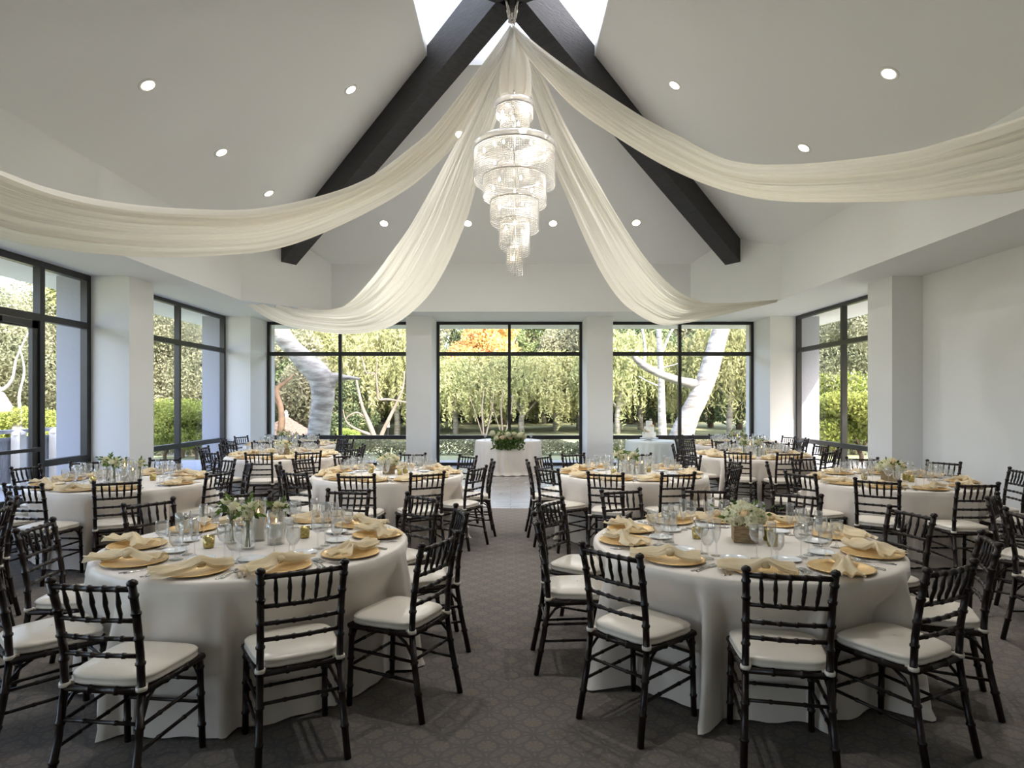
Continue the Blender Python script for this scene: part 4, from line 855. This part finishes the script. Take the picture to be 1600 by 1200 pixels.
# right far window
for px, Y, s, w in [(965, 36, 0.95, 'at the left of the right far window'), (1000, 40, 1.0, 'behind the cake'), (1140, 34, 1.0, 'right of the white leaning trunk')]: tree('willow', px, Y, s, w)
for px, Y, s, w in [(1020, 44, 1.0, 'behind the slim white trunk'), (1155, 40, .9, 'at the right edge of the right far window'), (1110, 42, .9, 'right behind the white leaning trunk'), (985, 46, 1.0, 'at the lower left of the right far window')]: tree('dark', px, Y, s, w)
for px, Y, s, w in [(975, 55, 1.5, 'at the top left of the right far window'), (1045, 52, 1.5, 'between the two white trunks'), (1100, 50, 1.5, 'above the cake table window'), (1165, 52, 1.5, 'at the top right of the right far window')]: tree('bushy', px, Y, s, w)
tree('orange', 1150, 56, 1.2, 'at the upper right of the right far window')
# side windows
for k, (px, Y, s, w) in enumerate([(255, 26, 1.0, 'in the left part of the side window'), (300, 30, 1.1, 'in the right part of the side window'), (330, 40, 1.3, 'deep beyond the side window'), (20, 24, .9, 'beyond the glass door'), (95, 28, 1.1, 'beside the glass door post'), (-60, 22, 1.0, 'beyond the deck, left'), (165, 34, 1.3, 'hidden behind the column beside the door'), (380, 42, 1.3, 'hidden behind the left corner column'),
                                   (1290, 26, .95, 'in the left part of the right side window'), (1335, 22, .9, 'in the right part of the right side window'), (1390, 28, 1.2, 'beyond the right side column'), (1240, 40, 1.4, 'hidden behind the right corner column')]): tree('near', px, Y, s, w)
tree('pine', 120, 26, .9, 'beyond the fixed pane beside the door'); tree('orange', 1300, 38, 1.2, 'in the right side window', 1.3); tree('willow', 1330, 34, 1.2, 'in the right side window'); tree('willow', 275, 36, 1.3, 'in the side window beyond the door')
for px, Y, s, w in [(258, 19, 1.3, 'low in the side window beyond the door'), (285, 21, 1.4, 'low in the middle of that side window'), (308, 20, 1.2, 'low at the right of that side window'), (12, 19, 1.2, 'above the deck railing'), (60, 21, 1.2, 'behind the deck railing post'), (1290, 19, 1.5, 'low in the right side window'), (1305, 21, 2.0, 'taller in the right side window'), (1345, 18, 1.5, 'low at the right of the right side window'), (545, 30, 1.0, 'right of the leaning trunk'), (480, 34, 1.0, 'beside the gazebo')]: tree('shrub', px, Y, s, w)
# shade trees standing right of the hall
for (x, y, s) in ((11.5, 7.5, 1.0), (12.5, 1.5, 1.1), (15, 11, 1.1)): dup(TREE['bushy'][2], (x, y, -0.15), x, 'grey green leafy gum tree outside the plain wall', 'trees outside the plain wall', (s, s, s))

# big limbs drawn from the photograph's trunks, each at its own distance
def limb(mb, pts, Y, n=12, dy=0.0):
    P3 = [P(x, y, Y + dy * i) for i, (x, y, r) in enumerate(pts)]; rad = [r / F * Y for _, _, r in pts]
    A = [np.array([*p, r]) for p, r in zip(P3, rad)]; m_ = (len(pts) - 1) * 5; Q = [catmull(A, i / m_) for i in range(m_ + 1)]
    mb.tube([tuple(q[:3]) for q in Q], [max(0.01, q[3]) for q in Q], n)
def crown_high(t, cx, cyy, z, s, seed): o = obj('crown', quads(crown_pts(9000, [(cx + s * random.uniform(-1, 1) * 2.2, cyy + s * random.uniform(-1, 1) * 2.2, z + s * random.uniform(0, 3), s * random.uniform(0.8, 1.3)) for _ in range(14)], seed), 0.28, 'crown', LM['gum'], 0.4, 0.2, seed), t)
t = thing('leaning_tree', 'thick trunked tree leaning left in the left far window', 'tree'); mb = MB()
limb(mb, [(497, 740, 22), (497, 690, 18), (501, 650, 17), (505, 618, 18), (500, 590, 19), (478, 566, 17), (455, 542, 14), (436, 518, 15), (418, 495, 14), (400, 470, 12)], 20.5); limb(mb, [(506, 610, 15), (520, 592, 10), (540, 590, 4), (562, 592, 2)], 20.5)
limb(mb, [(436, 518, 12), (440, 480, 9), (455, 430, 7), (470, 380, 4)], 20.5); obj('trunk', mb.mesh('trunk', M['bark']), t); crown_high(t, -8.3, 25, 8.2, 1.3, 21)
t = thing('white_tree', 'big white trunk leaning right in the right far window', 'tree'); mb = MB()
limb(mb, [(1048, 745, 20), (1062, 690, 19), (1077, 650, 16), (1093, 618, 15), (1106, 585, 15), (1117, 548, 14), (1127, 512, 13), (1138, 470, 12), (1150, 420, 9)], 22.3); limb(mb, [(1092, 602, 9), (1065, 596, 7), (1035, 586, 6), (1012, 575, 6), (997, 564, 5), (991, 556, 4), (998, 548, 2)], 22.3)
limb(mb, [(1056, 730, 12), (1056, 690, 9), (1066, 655, 8), (1082, 628, 6)], 22.3, dy=0.08); limb(mb, [(1005, 570, 3), (1008, 548, 2.5), (1003, 512, 2), (998, 480, 1.5)], 22.3)
obj('trunk', mb.mesh('trunk', M['bark']), t); crown_high(t, 7.2, 23, 8.3, 1.2, 22)
t = thing('slim_white_tree', 'slim upright white trunk beside the wedding cake', 'tree'); mb = MB()
limb(mb, [(1040, 740, 8), (1036, 690, 7), (1034, 640, 6), (1033, 590, 5), (1031, 550, 4.5), (1029, 505, 4), (1028, 440, 3)], 26); limb(mb, [(1032, 560, 2), (1045, 525, 2), (1060, 500, 1.5), (1070, 470, 1)], 26); limb(mb, [(1033, 575, 1.5), (1050, 571, 1), (1062, 567, 0.8)], 26); limb(mb, [(1033, 605, 1.5), (1010, 595, 1.2), (998, 588, 0.8)], 26)
obj('trunk', mb.mesh('trunk', M['bark']), t); crown_high(t, 6.0, 27, 9.5, 1.1, 23)
def limb2(mb, pts, Y, n=9): limb(mb, [(x, y, r * 0.68) for x, y, r in pts], Y, n)
t = thing('bare_tree', 'pale tree with twisting bare branches in the left far window', 'tree'); mb = MB()
limb2(mb, [(590, 735, 7), (589, 700, 7), (582, 675, 6), (574, 655, 5), (566, 635, 3.5), (560, 610, 3), (556, 590, 2)], 28); limb2(mb, [(589, 700, 6), (598, 675, 5), (610, 650, 4), (622, 625, 3), (630, 605, 2), (632, 580, 1.5)], 28)
limb2(mb, [(590, 560, 1.2), (588, 585, 2), (590, 610, 2.4), (592, 624, 2.5), (606, 624, 2.5), (630, 628, 2.2), (645, 630, 2)], 28); limb2(mb, [(540, 655, 1.5), (548, 648, 2), (560, 645, 1.8), (574, 655, 2)], 28); limb2(mb, [(536, 640, 1), (542, 660, 2), (560, 672, 3), (582, 680, 4)], 28)
limb2(mb, [(560, 540, 1), (566, 560, 1.4), (572, 582, 1.5), (584, 583, 1.5), (588, 590, 1.6)], 28); obj('trunk', mb.mesh('trunk', M['bark2']), t)
t = thing('knotted_tree', 'rough leaning trunk above the gazebo', 'tree'); mb = MB()
limb2(mb, [(436, 740, 9), (436, 690, 8), (440, 660, 8), (438, 635, 7), (432, 610, 6), (445, 598, 4), (460, 585, 2)], 29); limb2(mb, [(438, 635, 6), (428, 620, 5), (423, 595, 4), (421, 560, 2)], 29); obj('trunk', mb.mesh('trunk', M['brown']), t)
t = thing('pale_garden_tree', 'pale slanting trunk beyond the glass door', 'tree'); mb = MB()
limb(mb, [(60, 720, 9), (40, 690, 9), (15, 650, 10), (-8, 610, 9), (-40, 560, 7)], 19); limb(mb, [(32, 700, 3), (34, 660, 2.5), (30, 620, 2), (38, 580, 1.5), (30, 540, 1)], 19); limb(mb, [(-5, 612, 4), (10, 605, 3), (20, 590, 2), (26, 560, 1.5), (44, 520, 1)], 19); obj('trunk', mb.mesh('trunk', M['bark']), t)
for k, (px, Y, w) in enumerate([(757, 30, 'left of the garland'), (787, 31, 'behind the garland')]):
    t = thing('young_tree', 'slender pale stems rising %s in the middle window' % w, 'tree'); mb = MB()
    for q in ([(0, 700, 3), (-2, 670, 2.5), (-4, 640, 2), (-1, 610, 1)], [(0, 690, 2.5), (6, 665, 2), (12, 640, 1.5), (14, 615, 0.8)], [(0, 690, 2), (-8, 665, 1.6), (-16, 640, 1), (-24, 620, 0.6)]): limb(mb, [(px + a, b, c * 0.55) for a, b, c in q], Y, 8)
    obj('trunk', mb.mesh('trunk', M['bark2']), t)

# hedge, gazebo, lamp post, deck railing
hr = np.random.default_rng(12); nn = 22000
hx = hr.uniform(-12, 12, nn); hy = 21.9 + hr.uniform(-0.5, 0.5, nn); hz = -0.15 + hr.random(nn) ** 0.7 * (0.52 + 0.08 * np.sin(hx * 2.3) + 0.05 * np.sin(hx * 5.1))
hd = tag(obj('hedge', quads(np.stack([hx, hy, hz], 1), 0.11, 'hedge', LM['gum'], 0.5, 0, 12)), 'low grey green hedge along the lawn under the far windows', 'hedge', None, 'stuff')
g = thing('gazebo', 'small gazebo with a brown shingled roof beside the leaning tree', 'gazebo', (-11.3, 32.2, gz(-11.3, 32.2)))
zz = 0.95 - gz(-11.3, 32.2)
rows = []
for j in range(9):
    t_ = j / 8; rr_ = 0.06 + 2.1 * t_; rows += [[(rr_ * math.cos(a), rr_ * math.sin(a), zz - 1.25 * t_ ** 0.95) for a in [math.pi / 4 * k for k in range(8)]], [((rr_ + 0.02) * math.cos(a), (rr_ + 0.02) * math.sin(a), zz - 1.25 * t_ ** 0.95 - 0.04) for a in [math.pi / 4 * k for k in range(8)]]]
obj('gazebo_roof', MB().grid(rows, False, True).mesh('gazebo_roof', M['shingle']), g)
obj('finial', MB().lathe([(0.1, zz - 0.05), (0.12, zz + 0.05), (0.06, zz + 0.1), (0.1, zz + 0.18), (0.001, zz + 0.3)], 12).mesh('finial', M['white']), g)
pm = MB().box(-0.06, 0.06, -0.06, 0.06, 0, zz - 1.15).mesh('post', M['white'])
for k in range(8): a = math.pi / 4 * k; obj('post', pm, g, (1.85 * math.cos(a), 1.85 * math.sin(a), 0))
g = thing('lamp_post', 'thin garden lamp post by the bare tree', 'lamp post', ((606 - CX) / F * 30, 30, gz(-5.8, 30)))
obj('pole', MB().lathe([(0.05, 0), (0.03, 0.1), (0.022, 0.95), (0.03, 1.0)], 10).mesh('pole', M['black']), g); obj('lantern', MB().box(-0.07, 0.07, -0.07, 0.07, 1.0, 1.28).lathe([(0.1, 1.28), (0.001, 1.36)], 4).mesh('lantern', M['white']), g)
struct('floor_bounce_paving', MB().box(7.5, 11.5, -2, 18.6, -0.3, -0.04).box(-7.6, 7.6, 17.0, 18.6, -0.3, -0.04), M['soil'], 'pale paving added to reflect daylight into the hall', 'terrace')  # paving added to bounce neutral daylight up to the ceiling
struct('floor_deck', MB().box(-10.2, -7.5, 3, 18.6, -0.3, -0.03), M['deck'], 'grey deck outside the glass door', 'floor')
g = thing('deck_railing', 'grey painted board railing beyond the glass door', 'railing', (-10.0, 10, -0.03))
obj('top_rail', MB().box(-0.08, 0.08, -6.5, 7.2, 1.05, 1.12).mesh('top_rail', M['deck']), g); obj('lower_rail', MB().box(-0.04, 0.04, -6.5, 7.2, 0.9, 0.97).mesh('lower_rail', M['deck']), g)
pm = MB().box(-0.09, 0.09, -0.09, 0.09, 0, 1.08).lathe([(0.15, 1.02), (0.15, 1.08), (0.001, 1.14)], 4).mesh('post', M['white'])
for k in range(13): obj('post', pm, g, (0.16, -5.6 + 1.05 * k, 0))
mb = MB()
for k in range(88): mb.box(-0.02, 0.02, -6.45 + k * 0.155, -6.31 + k * 0.155, 0.05, 0.92)
obj('boards', mb.mesh('boards', M['deck']), g)
